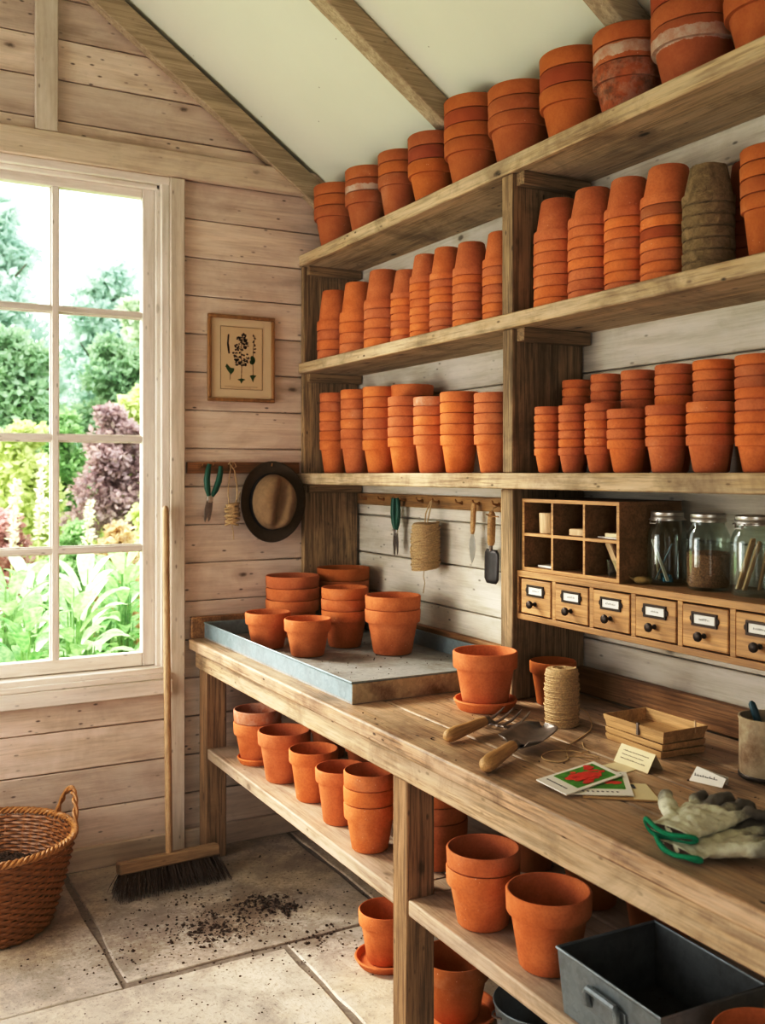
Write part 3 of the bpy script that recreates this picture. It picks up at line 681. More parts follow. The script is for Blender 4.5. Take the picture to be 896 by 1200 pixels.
# on the floor
saucer(-.520, -1.215, 0, .100, .026, 'terracotta saucer on stone floor, left of the middle bench leg')
stack(-.520, -1.215, .011, .0870, .160, .05, 1, 'single pot in a saucer on floor left of bench leg', 'pots on the floor')
saucer(-.500, -1.585, 0, .125, .030, 'wide terracotta saucer on stone floor, right of middle bench leg')
stack(-.500, -1.585, .011, .1020, .165, .05, 1, 'large pot in wide saucer on floor right of bench leg', 'pots on the floor', base='terra_old')
# ------------------------------------------------------------------ zinc tray
tr = thing('metal_tray', 'shallow galvanised metal tray on the bench holding terracotta pots', 'tray', (-.40, -.70, HB))
x0, x1, y0, y1, h, t = -.722+.40, -.050+.40, -1.375+.70, -.034+.70, .063, .003
B(x0, x1, y0, y1, .0005, .0065).build('tray_base', M['galv_floor'], tr)
mb = MB().box(x0, x0+t, y0, y1, .0066, h).box(x1-t, x1, y0, y1, .0066, h).box(x0+t, x1-t, y0, y0+t, .0066, h).box(x0+t, x1-t, y1-t, y1, .0066, h)
mb.build('tray_side', M['galv'], tr, bevel=.001)
MB().box(x0+.001, x1-.001, y0-.0022, y0-.0002, .002, h-.003).build('tray_end', M['rusty'], tr)
q = .0035
MB().tube([(x0, y0, h), (x1, y0, h), (x1, y1, h), (x0, y1, h)], q, 8, closed=True).build('rolled_rim', M['galv'], tr)
mb = MB(); r2 = random.Random(5)
def crumb(mb, x, y, z, s, rr):
    pts = [(1,0,0),(-1,0,0),(0,1,0),(0,-1,0),(0,0,1),(0,0,-1)]
    k = [rr.uniform(.6, 1.25) for _ in range(6)]; a = rr.uniform(0, PI); c, d = math.cos(a), math.sin(a)
    vs = [(x+s*(p[0]*c-p[1]*d)*k[i], y+s*(p[0]*d+p[1]*c)*k[i], z+s*.45+s*p[2]*k[i]*.62) for i, p in enumerate(pts)]
    mb.add(vs, [(0,2,4),(2,1,4),(1,3,4),(3,0,4),(2,0,5),(1,2,5),(3,1,5),(0,3,5)])
for _ in range(150):
    crumb(mb, r2.uniform(-.70, -.07), r2.uniform(-1.35, -.10), ZT-.001, r2.choice([.0015, .002, .003, .004]), r2)
tag(mb.build('soil_crumbs', M['soil'], smooth=0), 'dark soil crumbs scattered over the metal tray', 'soil', kind='stuff')
# ------------------------------------------------------------------ metal bin under the bench
bn = thing('metal_bin', 'open galvanised metal storage bin with strap handle on shelf under bench', 'bin', (-.62, -2.507, ZS+.0005), math.radians(-2))
X, Y, h = .130, .152, .130
b0 = .93
mb = MB(); t = .003
def ring(s, z): return [(-X*s, -Y*s, z), (X*s, -Y*s, z), (X*s, Y*s, z), (-X*s, Y*s, z)]
vs = ring(b0, 0)+ring(1, h)
mb.add(vs, [(0,1,2,3),(0,4,5,1),(1,5,6,2),(2,6,7,3),(3,7,4,0)])
mb.build('bin_body', M['galv_bin'], bn, smooth=0)
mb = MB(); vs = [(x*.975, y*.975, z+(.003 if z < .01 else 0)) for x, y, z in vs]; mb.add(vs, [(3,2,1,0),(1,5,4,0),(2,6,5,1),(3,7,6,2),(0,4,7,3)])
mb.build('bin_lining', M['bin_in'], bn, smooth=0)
MB().tube([(-X, -Y, h), (X, -Y, h), (X, Y, h), (-X, Y, h)], .004, 8, closed=True).build('rolled_rim', M['galv_bin'], bn)
def strap(yc, w, z0):
    xs = -X*.985
    path = [(xs+.002, yc-w, z0-.018), (xs-.010, yc-w, z0-.012), (xs-.014, yc-w, z0+.010), (xs-.012, yc-w*.9, z0+.018), (xs-.012, yc+w*.9, z0+.018), (xs-.014, yc+w, z0+.010), (xs-.010, yc+w, z0-.012), (xs+.002, yc+w, z0-.018)]
    return path
hp = MB().box(-X*.985-.004, -X*.985+.001, -.058, .058, h*.40, h*.72).build('handle_plate', M['galv_bin'], bn, bevel=.001)
MB().tube(strap(.0, .045, h*.62), (.0075), 8).build('handle', M['galv_bin'], hp)
mb = MB()
for _ in range(60): crumb(mb, -.62+r2.uniform(-.10, .10), -2.507+r2.uniform(-.12, .12), ZS+.004, r2.choice([.002, .003, .005]), r2)
tag(mb.build('soil_crumbs', M['soil'], smooth=0), 'dark soil crumbs in the bottom of the metal bin', 'soil', kind='stuff')
# pail on the floor under the bench
pl = thing('metal_pail', 'dull galvanised pail on the floor in shadow under the bench', 'pail', (-.47, -1.94, .0005))
MB().lathe([(.004, 0), (.088, 0), (.09, .003), (.118, .20), (.121, .203), (.118, .206), (.115, .203), (.087, .006), (.004, .006)], 40, close=True).build('pail_body', M['galv_dark'], pl)
MB().tube([(.122*math.cos(a), .122*math.sin(a), .19-.05*math.sin(a)) for a in [PI*i/12 for i in range(13)]], .003, 6).build('bail_handle', M['steel'], pl)

# ------------------------------------------------------------------ drawer cabinet
cb = thing('drawer_cabinet', 'low oak seed drawer cabinet with labelled drawers mounted on the wall', 'cabinet', (-.14, -2.0, 1.117))
CY0, CY1, CZ0, CZ1, CX = -2.875, -1.5565, 1.117, 1.262, -.262
def cpart(mb, n, m, par=None, bev=.0015):
    o = mb.build(n, m, bevel=bev); o.parent = par or cb; o.location = (.14, 2.0, -CZ0) if par is None else (0, 0, 0); return o
P0 = -1.5725; PW = .1605
mb = MB().box(CX, -.003, CY0, CY1, CZ1-.019, CZ1).box(CX, -.003, CY0, CY1, CZ0, CZ0+.017).box(-.012, -.003, CY0, CY1, CZ0+.017, CZ1-.019)
mb.box(CX, -.012, P0+.008-.002, CY1, CZ0+.017, CZ1-.019)
for i in range(8): mb.box(CX, -.012, P0-PW*(i+1)-.0085+.0, P0-PW*(i+1)+.0085, CZ0+.017, CZ1-.019)
cpart(mb, 'carcass', M['oak'])
def squiggle(mb, x, y0, y1, z, hgt, rr, wid=.0006):
    # a row of tiny illegible strokes on the face x, running from y0 (left) to y1 (right)
    y = y0; s = -1 if y1 < y0 else 1
    while (y-y1)*s < 0:
        hh = hgt*rr.uniform(.5, 1.); y2 = y+s*hgt*rr.uniform(.35, .7)
        mb.box(x-.0003, x, min(y, y+s*wid*2), max(y, y+s*wid*2), z, z+hh)
        if rr.random() < .7: mb.box(x-.0003, x, min(y, y2), max(y, y2), z+hh-wid*2, z+hh)
        y = y2+s*hgt*.28
rs = random.Random(11)
def drawer(i):
    yc = P0-PW*i-PW/2; w = .1385; zc = (1.137+1.240)/2; hh = .101
    d = B(CX-.003, CX+.200, yc-w/2, yc+w/2, zc-hh/2, zc+hh/2).build('drawer', M['oak'], cb, bevel=.0025); d.location = (.14, 2.0, -CZ0)
    lz = zc+.019; xf = CX-.003
    mb = MB()
    a, b2, c2, t2 = .039, .0165, .006, .004
    mb.box(xf-t2, xf-.0002, yc-a, yc+a, lz+b2-c2, lz+b2).box(xf-t2, xf-.0002, yc-a, yc+a, lz-b2, lz-b2+c2).box(xf-t2, xf-.0002, yc-a, yc-a+c2, lz-b2+c2, lz+b2-c2).box(xf-t2, xf-.0002, yc+a-c2, yc+a, lz-b2+c2, lz+b2-c2)
    for sgn in (1, -1):
        mb.prism([(yc+sgn*a, lz+.008), (yc+sgn*(a+.005), lz+.004), (yc+sgn*(a+.005), lz-.004), (yc+sgn*a, lz-.008)], xf-.003, xf-.0004, 'yz')
        mb.ball((xf-.0035, yc+sgn*(a+.0005), lz), .0018, 6, 4)
    lh = mb.build('label_holder', M['bronze'], d, bevel=.0007)
    B(xf-.0012, xf-.0002, yc-a+c2-.0005, yc+a-c2+.0005, lz-b2+c2-.0005, lz+b2-c2+.0005).build('label_card', M['white'], d)
    mb = MB(); ln = .013+.003*(i % 3); squiggle(mb, xf-.00125, yc+ln, yc-ln, lz-.0025, .0052, rs)
    mb.build('lettering', M['inkb'], d, smooth=0)
    kz = zc-.019; Mx = Matrix.Translation((xf, yc+.002, kz)) @ Matrix.Rotation(-PI/2, 4, 'Y')
    MB().lathe([(.0001, 0), (.0065, 0), (.0065, .002), (.004, .004), (.0038, .012), (.006, .014), (.0105, .017), (.0118, .021), (.0105, .025), (.006, .0275), (.0001, .028)], 20, M=Mx).build('knob', M['bronze'], d)
for i in range(8): drawer(i)
# ------------------------------------------------------------------ pigeonhole organiser
PZ0, PZ1, PY0, PY1, PXF, PXB = 1.2625, 1.476, -1.9935, -1.5735, -.252, -.030
ph = thing('pigeonhole_organiser', 'small dark oak organiser with six open pigeonholes on the drawer cabinet', 'organiser', (-.14, -1.78, PZ0))
def ppart(mb, n, m, bev=.001):
    o = mb.build(n, m, bevel=bev); o.parent = ph; o.location = (.14, 1.78, -PZ0); return o
t = .011
ppart(MB().box(PXF, PXB, PY0, PY1, PZ1-t, PZ1).box(PXF, PXB, PY0, PY1, PZ0, PZ0+t).box(PXF, PXB, PY1-t, PY1, PZ0+t, PZ1-t).box(PXF, PXB, PY0, PY0+t, PZ0+t, PZ1-t).box(PXB-.006, PXB, PY0+t, PY1-t, PZ0+t, PZ1-t), 'case', M['oakd'])
for y in (-1.715, -1.853): ppart(B(PXF+.001, PXB-.006, y-.0045, y+.0045, PZ0+t, PZ1-t), 'divider', M['oakd'])
ZM = 1.370
for a, b in ((-1.5845, -1.7105), (-1.7195, -1.8485), (-1.8575, -1.9825)): ppart(B(PXF+.001, PXB-.006, b, a, ZM-.0045, ZM+.0045), 'compartment_shelf', M['oakd'])
ppart(MB().box(PXF-.002, PXF-.0002, PY0, PY1, PZ1-t, PZ1).box(PXF-.002, PXF-.0002, PY0, PY1, PZ0, PZ0+t).box(PXF-.002, PXF-.0002, PY1-t, PY1, PZ0+t, PZ1-t).box(PXF-.002, PXF-.0002, PY0, PY0+t, PZ0+t, PZ1-t).box(PXF-.0018, PXF-.0002, -1.7195, -1.7105, PZ0+t, PZ1-t).box(PXF-.0018, PXF-.0002, -1.8575, -1.8485, PZ0+t, PZ1-t).box(PXF-.0016, PXF-.0002, PY0+t, PY1-t, ZM-.0045, ZM+.0045), 'front_edging', M['oak'], .0005)
LZ, UZ = PZ0+t+.0004, ZM+.0049
cu = thing('wooden_cup', 'small turned wooden cup in the top left pigeonhole', 'cup', (-.205, -1.650, UZ))
MB().lathe([(.001, 0), (.033, 0), (.034, .002), (.0355, .058), (.0345, .060), (.032, .058), (.0305, .006), (.001, .006)], 32, close=True).build('cup_body', M['paleply'], cu)
o = B(-.030, .030, -.038, .038, 0, .020).build('matchbox', M['paleply'], bevel=.003); o.location = (-.205, -1.804, UZ); tag(o, 'small pale box lying in the top middle pigeonhole', 'box')
o = MB().prism([(-.045, -.05), (.03, -.055), (.045, .045), (-.03, .05)], 0, .004).build('envelope', M['white']); o.location = (-.19, -1.920, UZ); tag(o, 'pale folded envelope lying in the top right pigeonhole', 'envelope')
o = B(-.025, .025, -.032, .03, 0, .010).build('card_packet', M['cream'], bevel=.001); o.location = (-.20, -1.935, UZ+.0045); tag(o, 'little card packet on the envelope in the top right pigeonhole', 'packet')
o = MB().prism([(-.04, -.045), (.035, -.04), (.04, .045), (-.035, .04)], 0, .006).build('paper_slips', M['white']); o.location = (-.19, -1.652, LZ); tag(o, 'thin stack of paper slips in the lower left pigeonhole', 'paper')
gl = thing('glass_tumbler', 'small glass tumbler of sticks in the lower right pigeonhole', 'glass', (-.205, -1.932, LZ))
MB().lathe([(.001, 0), (.026, 0), (.028, .003), (.032, .045), (.0305, .045), (.0265, .005), (.001, .005)], 28, close=True).build('tumbler_body', M['jar'], gl)
for i in range(9):
    a = i*1.3; o = MB().cbox((0, 0, .046), (.0025, .0095, .092)).build('wooden_plant_label', M['paleply'], bevel=.0006)
    o.location = (-.205+.010*math.cos(a), -1.948+.006*math.sin(a), LZ+.010); o.rotation_euler = (math.radians(-27-2.5*(i % 4)), math.radians(-5+3*(i % 4)), 0)
    tag(o, 'wooden plant label in the tumbler in lower right pigeonhole', 'plant label', 'wooden labels in the tumbler')
pd = MB().ball((0, 0, .010), (.012, .022, .010), 12, 8); pd.tube([(0, .02, .011), (.003, .03, .014), (0, .034, .02)], [.004, .002, .001], 6); pd.ball((.006, -.016, .009), (.009, .012, .009), 10, 6)
o = pd.build('seed_pod', M['pod']); o.location = (-.205, -2.022, CZ1+.0005); o.rotation_euler = (0, 0, .5); tag(o, 'small dried seed pod on the cabinet between organiser and jars', 'seed pod')
# ------------------------------------------------------------------ glass jars
def jar(x, y, R, H, label, clasp):
    j = thing('glass_jar', label, 'jar', (x, y, CZ1+.0005), 0, 'glass storage jars on the cabinet')
    prof = [(.001, .004), (R*.80, 0), (R*.94, .004), (R, .016), (R, H*.66), (R*.97, H*.72), (R*.80, H*.82), (R*.76, H*.85), (R*.76, H*.92), (R*.73, H*.92), (R*.73, H*.85), (R*.77, H*.81), (R*.94, H*.71), (R*.965, H*.66), (R*.965, .018), (R*.90, .008), (.001, .008)]
    MB().lathe(prof, 48).build('jar_glass', M['jar'], j)
    lp = [(.001, H), (R*.74, H), (R*.80, H-.003), (R*.81, H-.010), (R*.79, H-.012), (R*.82, H-.014), (R*.82, H*.885), (R*.785, H*.88), (R*.785, H*.925), (.001, H*.925)]
    ld = MB().lathe(lp, 48).build('jar_lid', M['tin'], j)
    if clasp:
        mb = MB().tube([(R*.86*math.cos(a), R*.86*math.sin(a), H*.885) for a in [2*PI*k/32 for k in range(32)]], .0022, 6, closed=True)
        mb.tube([(-R*.86, .012, H*.885), (-R*.98, .010, H*.84), (-R*.98, -.010, H*.84), (-R*.86, -.012, H*.885)], .0018, 6)
        mb.build('wire_clasp', M['steelb'], ld)
    return j
jar(-.150, -2.060, .0520, .190, 'first glass jar from organiser, holding white and blue plant markers', 1)
jar(-.150, -2.198, .0530, .190, 'middle glass jar on cabinet, half full of brown seeds', 0)
jar(-.150, -2.338, .0535, .190, 'glass jar right of the seed jar, holding wooden sticks', 1)
ZJ = CZ1+.009
def stick(name, x, y, base, top, wid, th, m, lab, cat, grp=None):
    a, b = Vector(base), Vector(top); d = (b-a); L = d.length
    o = MB().box(-wid/2, wid/2, -th/2, th/2, 0, L-.006).prism([(-wid/2, L-.006), (wid/2, L-.006), (wid*.25, L), (-wid*.25, L)], -th/2, th/2, 'xz').build(name, m, bevel=min(th, wid)*.2)
    o.location = a; o.rotation_mode = 'QUATERNION'; o.rotation_quaternion = d.to_track_quat('Z', 'Y') @ Matrix.Rotation(rs.uniform(-.4, .4), 4, 'Z').to_quaternion()
    o.location = a; tag(o, lab, cat, grp); return o
cx, cy = -.150, -2.060
stick('white_plant_marker', 0, 0, (cx-.028, cy-.030, ZJ+.003), (cx-.030, cy+.024, ZJ+.108), .0095, .0028, M['white'], 'long white marker leaning left in the first glass jar', 'plant label')
stick('white_plant_marker', 0, 0, (cx-.022, cy+.020, ZJ+.003), (cx-.015, cy-.032, ZJ+.100), .007, .0022, M['galv'], 'grey marker crossing behind the long white one in first jar', 'plant label')
stick('white_plant_marker', 0, 0, (cx-.010, cy+.018, ZJ+.003), (cx-.012, cy+.036, ZJ+.108), .008, .0022, M['cream'], 'cream marker upright at the left in the first glass jar', 'plant label')
for i in range(4):
    o = MB().lathe([(.001, 0), (.007, 0), (.007, .010), (.004, .012), (.004, .018), (.001, .018)], 14).build('blue_peg', M['bluep']); o.location = (cx-.012+.008*i-.012*(i % 2), cy-.022+.014*i, ZJ); o.rotation_euler = (0, 0, i)
    tag(o, 'small blue peg in the bottom of the first glass jar', 'peg', 'blue pegs in the first jar')
# brown seeds: a heap nobody could count
R = .053*.955; mb = MB(); cx, cy = -.150, -2.198
mb.lathe([(.001, .0), (R*.90, .0), (R*.985, .010), (R*.985, .080), (R*.7, .084), (R*.3, .088), (.001, .088)], 40, (cx, cy, ZJ))
for _ in range(1500):
    a = rs.uniform(0, 2*PI)
    if rs.random() < .7: r, z = R*.975, rs.uniform(.008, .083)
    else: r = R*.96*math.sqrt(rs.random()); z = .083+.005*(1-r/R)
    crumb(mb, cx+r*math.cos(a), cy+r*math.sin(a), ZJ+z-.001, rs.uniform(.0020, .0034), rs)
tag(mb.build('brown_seeds', M['seed'], smooth=0), 'brown seeds filling the middle glass jar', 'seeds', kind='stuff')
cx, cy = -.150, -2.338
for i, (bx, by, tx, ty, L, wd, lb) in enumerate([(-.022, .026, -.018, -.014, .128, .020, 'broad wooden stick leaning at left in the wooden stick jar'), (-.030, .002, -.020, -.034, .122, .015, 'narrow wooden stick leaning in front in the stick jar'), (.006, -.010, .012, -.032, .118, .016, 'wooden stick leaning behind the others in the stick jar')]):
    stick('wooden_stick', 0, 0, (cx+bx, cy+by, ZJ+.006), (cx+tx, cy+ty, ZJ+L), wd, .005, M['paleply'], lb, 'stick', 'wooden sticks in the right jar')
# ------------------------------------------------------------------ peg rails
def hook(mb, p, d, L=.030):
    p = Vector(p); d = Vector(d)
    mb.tube([p, p+d*.006], .007, 10); mb.tube([p, p+d*L*.6, p+d*L+Vector((0,0,.004)), p+d*(L+.004)+Vector((0,0,.014))], .0035, 8)
pr = thing('peg_rail', 'dark brown wooden peg rail on the window wall below the picture', 'peg rail', (-.54, 0, 1.55))
B(-.79+.54, -.288+.54, -.019, -.001, 0, .048).build('board', M['rail'], pr, bevel=.003)
for x in (-.735, -.690, -.605, -.43): hook(m := MB(), (x+.54, -.019, .030), (0,-1,0)); m.build('peg', M['brass'], pr)
pq = thing('peg_rail', 'golden brown wooden peg rail under the shelf, left of the post', 'peg rail', (0, -.62, 1.415))
B(-.019, -.001, -1.495+.62, -.040+.62, 0, .050).build('board', M['railR'], pq, bevel=.003)
for y in (-.13, -.29, -.425, -.475, -.607, -.729, -.890, -1.003, -1.125, -1.24): hook(m := MB(), (-.019, y+.62, .026), (-1,0,0), .026); m.build('peg', M['brass'], pq)

# ------------------------------------------------------------------ secateurs (two pairs)
def secateurs(label, open_, M4):
    t = thing('secateurs', label, 'secateurs'); t.matrix_world = M4
    # local: x = width, z = up, origin = pivot, y = thickness
    for s in (-1, 1):
        o_ = open_
        pts = [(s*.006, 0, .010), (s*(.012+o_*.3), 0, .035), (s*(.016+o_*.6), 0, .070), (s*(.014+o_*.9), 0, .105), (s*(.010+o_), 0, .128)]
        MB().tube(pts, [(.007, .006), (.0115, .0095), (.012, .010), (.0105, .009), (.008, .007)], 12, up=(0,1,0)).build('handle', M['green'], t)
    mb = MB().prism([(-.012, .016), (.012, .016), (.011, -.006), (.006, -.014), (-.006, -.014), (-.011, -.006)], -.004, .004, 'xz')
    mb.lathe([(.0001, -.006), (.006, -.006), (.006, .006), (.0001, .006)], 14, M=Matrix.Rotation(PI/2, 4, 'X'))
    mb.build('pivot', M['steelb'], t, bevel=.0008)
    k = .35+open_*8
    MB().prism([(-.012, -.006), (.001, -.006), (.004-.004*k, -.050), (-.004-.004*k, -.090), (-.010-.004*k, -.080), (-.0165, -.040)], -.0035, -.0004, 'xz').build('cutting_blade', M['steel'], t, bevel=.0006)
    MB().prism([(-.001, -.006), (.012, -.006), (.0155, -.038), (.012+.003*k, -.075), (.006+.003*k, -.086), (.001, -.045)], .0004, .0035, 'xz').build('hook_blade', M['steel'], t, bevel=.0006)
    MB().tube([(.005*math.cos(a*2.2), 0, .018+.0022*a) for a in [i*.45 for i in range(24)]], .0009, 5).build('spring', M['steelb'], t)
    return t
secateurs('green-handled secateurs hanging on the window-wall peg rail beside the twine hank', .012, Matrix.Translation((-.703, -.048, 1.446)) @ Matrix.Rotation(math.radians(9), 4, 'Y') @ Matrix.Scale(1.1, 4))
secateurs('green-handled secateurs hanging on the rail under the shelf, left of twine ball', .004, Matrix.Translation((-.050, -.447, 1.312)) @ Matrix.Rotation(-PI/2, 4, 'Z') @ Matrix.Rotation(math.radians(-1), 4, 'Y') @ Matrix.Scale(1.08, 4))
# ------------------------------------------------------------------ hank of twine on the window wall
hk = thing('twine_hank', 'small hank of pale twine hanging between secateurs and hat', 'twine', (-.605, -.045, 1.40))
mb = MB(); N = 14
for i in range(N):
    z = .022-.0062*i; w_ = .025+.004*math.sin(i*1.7)+.004*math.sin(PI*i/13); tl = .010*math.sin(i*2.3)+.004
    mb.tube([(w_*math.cos(a), .014*math.sin(a), z+tl*math.cos(a)) for a in [2*PI*k/20 for k in range(20)]], .0042, 6, closed=True)
mb.ball((0, 0, -.018), (.022, .009, .046), 14, 8)
mb.build('wrapped_coil', M['twine'], hk)
MB().tube([(-.014, 0, .015), (-.018, .002, .08), (-.010, .004, .150), (0, .012, .186), (.012, .004, .160), (.022, .002, .09), (.018, 0, .015)], .0028, 6).build('hanging_loop', M['rope_end'], hk)
MB().tube([(-.016, -.008, .195), (.0, -.006, .170), (.016, -.004, .180), (.010, .004, .196), (-.010, .004, .198), (-.018, 0, .188)], .0022, 6).build('knot', M['rope_end'], hk)
MB().tube([(.012, -.004, .03), (.034, -.006, .075), (.030, -.004, .04), (.022, 0, -.01)], .0025, 6).build('loose_loop', M['rope_end'], hk)
MB().tube([(-.004, 0, -.055), (.002, -.004, -.09), (.006, 0, -.125)], .0022, 6).build('loose_end', M['rope_end'], hk)
# ------------------------------------------------------------------ hat
ht = thing('felt_hat', 'brown felt hat with dark band hanging crown-outward on the peg rail', 'hat', (-.430, -.040, 1.430))
mb = MB(); seg = 56
def hatpt(a, rx, rz, d): return (rx*math.cos(a), -d, rz*math.sin(a))
rings = []
for i in range(9):
    u = i/8; rings.append((.098+(.147-.098)*u, .120+(.172-.120)*u, .004+.010*u*u*(1 if u < 1 else 1.15), 1))
vs = []; fs = []
for side in (0, 1):
    for (rx, rz, d, _) in (rings if side == 0 else rings[::-1]):
        for k in range(seg):
            a = 2*PI*k/seg; curl = .016*abs(math.cos(a))**2*((rx-.098)/.049)**2
            vs.append(hatpt(a, rx, rz, d+curl-.003*side+(.004*math.sin(a*2)*((rx-.098)/.049)**2)))
n = len(vs)//seg
for i in range(n):
    j = (i+1) % n
    for k in range(seg): fs.append((i*seg+k, i*seg+(k+1) % seg, j*seg+(k+1) % seg, j*seg+k))
mb.add(vs, fs); mb.build('brim', M['felt'], ht, smooth=180)
mb = MB(); vs = []; fs = []
prof = [(1.0, .000), (1.0, .010), (.985, .03), (.965, .05), (.945, .07), (.915, .088), (.86, .102), (.77, .111), (.64, .117), (.48, .120), (.32, .121), (.16, .122), (.02, .122)]
for s_, d in prof:
    for k in range(seg):
        a = 2*PI*k/seg; x = .098*s_*math.cos(a)*(1-.10*d/.12-(.05*math.sin(a) if d > .05 else 0)); z = .120*s_*math.sin(a)*(1-.03*d/.12)
        cr = .044*math.exp(-((x-.006-.16*z)/.024)**2)*max(0, min(1, (d-.055)/.05))*(.55+.45*math.cos((z-.01)/.12*PI*.5))
        side = .016*math.exp(-((abs(x)-.068)/.022)**2)*math.exp(-((z+.045)/.05)**2)*max(0, min(1, (d-.04)/.05))
        vs.append((x, -d+cr+side, z))
for i in range(len(prof)-1):
    for k in range(seg): fs.append((i*seg+k, i*seg+(k+1) % seg, (i+1)*seg+(k+1) % seg, (i+1)*seg+k))
fs.append(tuple((len(prof)-1)*seg+k for k in range(seg)))
mb.add(vs, fs); cw = mb.build('crown', M['felt2'], ht, smooth=180)
MB().lathe([(1.004, .003), (1.022, .003), (1.006, .028), (.99, .028)], seg, close=True, M=Matrix.Diagonal((.098, -1, .120, 1)) @ Matrix(((1,0,0,0),(0,0,1,0),(0,1,0,0),(0,0,0,1)))).build('hat_band', M['band'], cw)
# ------------------------------------------------------------------ framed print
fr = thing('framed_print', 'botanical print in a narrow brown wooden frame on the window wall', 'picture', (-.551, -.001, 2.035))
W2, H2 = .149, .182
mb = MB(); f_ = .015
mb.box(-W2, W2, -.018, 0, H2-f_, H2).box(-W2, W2, -.018, 0, -H2, -H2+f_).box(-W2, -W2+f_, -.018, 0, -H2+f_, H2-f_).box(W2-f_, W2, -.018, 0, -H2+f_, H2-f_)
mb.build('frame', M['frame'], fr, bevel=.0035)
B(-W2+f_, W2-f_, -.008, -.002, -H2+f_, H2-f_).build('mount', M['mount'], fr)
pp = B(-.092, .092, -.0095, -.0081, -.128, .132).build('print', M['printpaper'], fr)
mb = MB(); a, b, c, d, q = -.094, .094, -.130, .134, .0012
mb.box(a, b, -.0097, -.0081, d-q, d).box(a, b, -.0097, -.0081, c, c+q).box(a, a+q, -.0097, -.0081, c, d).box(b-q, b, -.0097, -.0081, c, d)
mb.build('rule_line', M['line'], fr)
mb = MB(); rp = random.Random(21); Y = -.0102
def blob(mb, x, z, rx, rz, ang=0):
    n = 9; ca, sa = math.cos(ang), math.sin(ang)
    mb.prism([(x+rx*math.cos(2*PI*k/n)*ca-rz*math.sin(2*PI*k/n)*sa, z+rx*math.cos(2*PI*k/n)*sa+rz*math.sin(2*PI*k/n)*ca) for k in range(n)], Y, -.0096, 'xz')
def stroke(mb, pts, w):
    for (xa, za), (xb, zb) in zip(pts, pts[1:]):
        d = math.hypot(xb-xa, zb-za) or 1; nx, nz = -(zb-za)/d*w, (xb-xa)/d*w
        mb.prism([(xa-nx, za-nz), (xb-nx, zb-nz), (xb+nx, zb+nz), (xa+nx, za+nz)], Y, -.0096, 'xz')
stroke(mb, [(-.002, -.095), (0, -.04), (-.004, .03), (.004, .095)], .0010)
for _ in range(80):
    z = rp.uniform(-.03, .105); wd = .038*(1-abs(z-.02)/.16); x = rp.uniform(-wd, wd); blob(mb, x, z, rp.uniform(.002, .005), rp.uniform(.003, .007), rp.uniform(0, 3))
    if rp.random() < .3: stroke(mb, [(0, z-.012), (x, z)], .0006)
mb.build('flower_drawing', M['ink'], pp, smooth=0)
mb = MB()
stroke(mb, [(-.058, .100), (-.062, .06), (-.056, .02)], .003); blob(mb, -.059, .045, .004, .022, .1)
mb.build('pod_drawing', M['ink'], pp, smooth=0)
mb = MB()
stroke(mb, [(.052, -.075), (.05, -.02), (.052, .05), (.060, .10)], .0009)
for z in (.10, .09, .075, .06, .045, .03): blob(mb, .057+rp.uniform(-.006, .006), z, .003, .006, rp.uniform(0, 3))
mb.build('sprig_drawing', M['ink'], pp, smooth=0)
mb = MB(); stroke(mb, [(-.052, -.09), (-.050, -.06)], .0008)
mb.build('stem_drawing', M['ink'], pp, smooth=0)
mb = MB(); mb.prism([(-.072, -.035), (-.062, -.052), (-.048, -.068), (-.036, -.055), (-.033, -.042), (-.050, -.040), (-.066, -.024)], Y-.0001, -.0096, 'xz')
blob(mb, .050, .0, .010, .016, .4); blob(mb, .046, -.012, .011, .010, -.3)
mb.prism([(.036, -.070), (.050, -.066), (.066, -.068), (.056, -.080), (.051, -.098), (.044, -.082)], Y-.0001, -.0096, 'xz'); mb.prism([(-.020, -.088), (0, -.083), (.016, -.087), (.004, -.094), (-.002, -.106), (-.006, -.094)], Y-.0001, -.0096, 'xz')
mb.build('leaf_drawing', M['inkg'], pp, smooth=0)
mb = MB()
for i in range(34): mb.box(-.075+i*.0044, -.075+i*.0044+rp.uniform(.002, .0038), Y, -.0096, -.1185, -.1185+rp.uniform(.0008, .002))
for i in range(20): mb.box(-.045+i*.0044, -.045+i*.0044+rp.uniform(.002, .0038), Y, -.0096, -.1235, -.1235+rp.uniform(.0008, .0016))
mb.build('caption_line', M['line'], pp, smooth=0)
# ------------------------------------------------------------------ tools hanging on the right rail
def windings(mb, R, H, n, tilt=0., wob=.0012, rr=random.Random(2)):
    pts = []
    K = 26
    for i in range(n*K+1):
        a = 2*PI*i/K; z = H*i/(n*K); e = R*(1-.10*(abs(z/H-.5)*2)**4)+wob*math.sin(a*.37)+wob*.6*math.sin(a*.113)
        pts.append((e*math.cos(a), e*math.sin(a), z+tilt*math.cos(a)))
    mb.tube(pts, H/n*.56, 5)
tb = thing('twine_ball', 'spool of jute twine hanging by a loop from the rail', 'twine', (-.075, -.722, 1.186))
mb = MB(); mb.lathe([(.001, .001), (.042, .001), (.050, .006), (.052, .09), (.050, .170), (.042, .176), (.001, .176)], 32); windings(mb, .0535, .172, 28, .007, .0022)
for q in range(3):
    mb.tube([(.0565*math.cos(a), .0565*math.sin(a), .05+.04*q+(.030)*math.sin(a+q)) for a in [2*PI*k/40 for k in range(40)]], .0028, 5, closed=True)
mb.build('wound_body', M['twine'], tb)
MB().tube([(0, .004, .172), (.006, .008, .21), (.022, -.002, .258), (.024, -.010, .262), (.012, -.012, .22), (.002, -.008, .172)], .0026, 6).build('hanging_loop', M['rope_end'], tb)
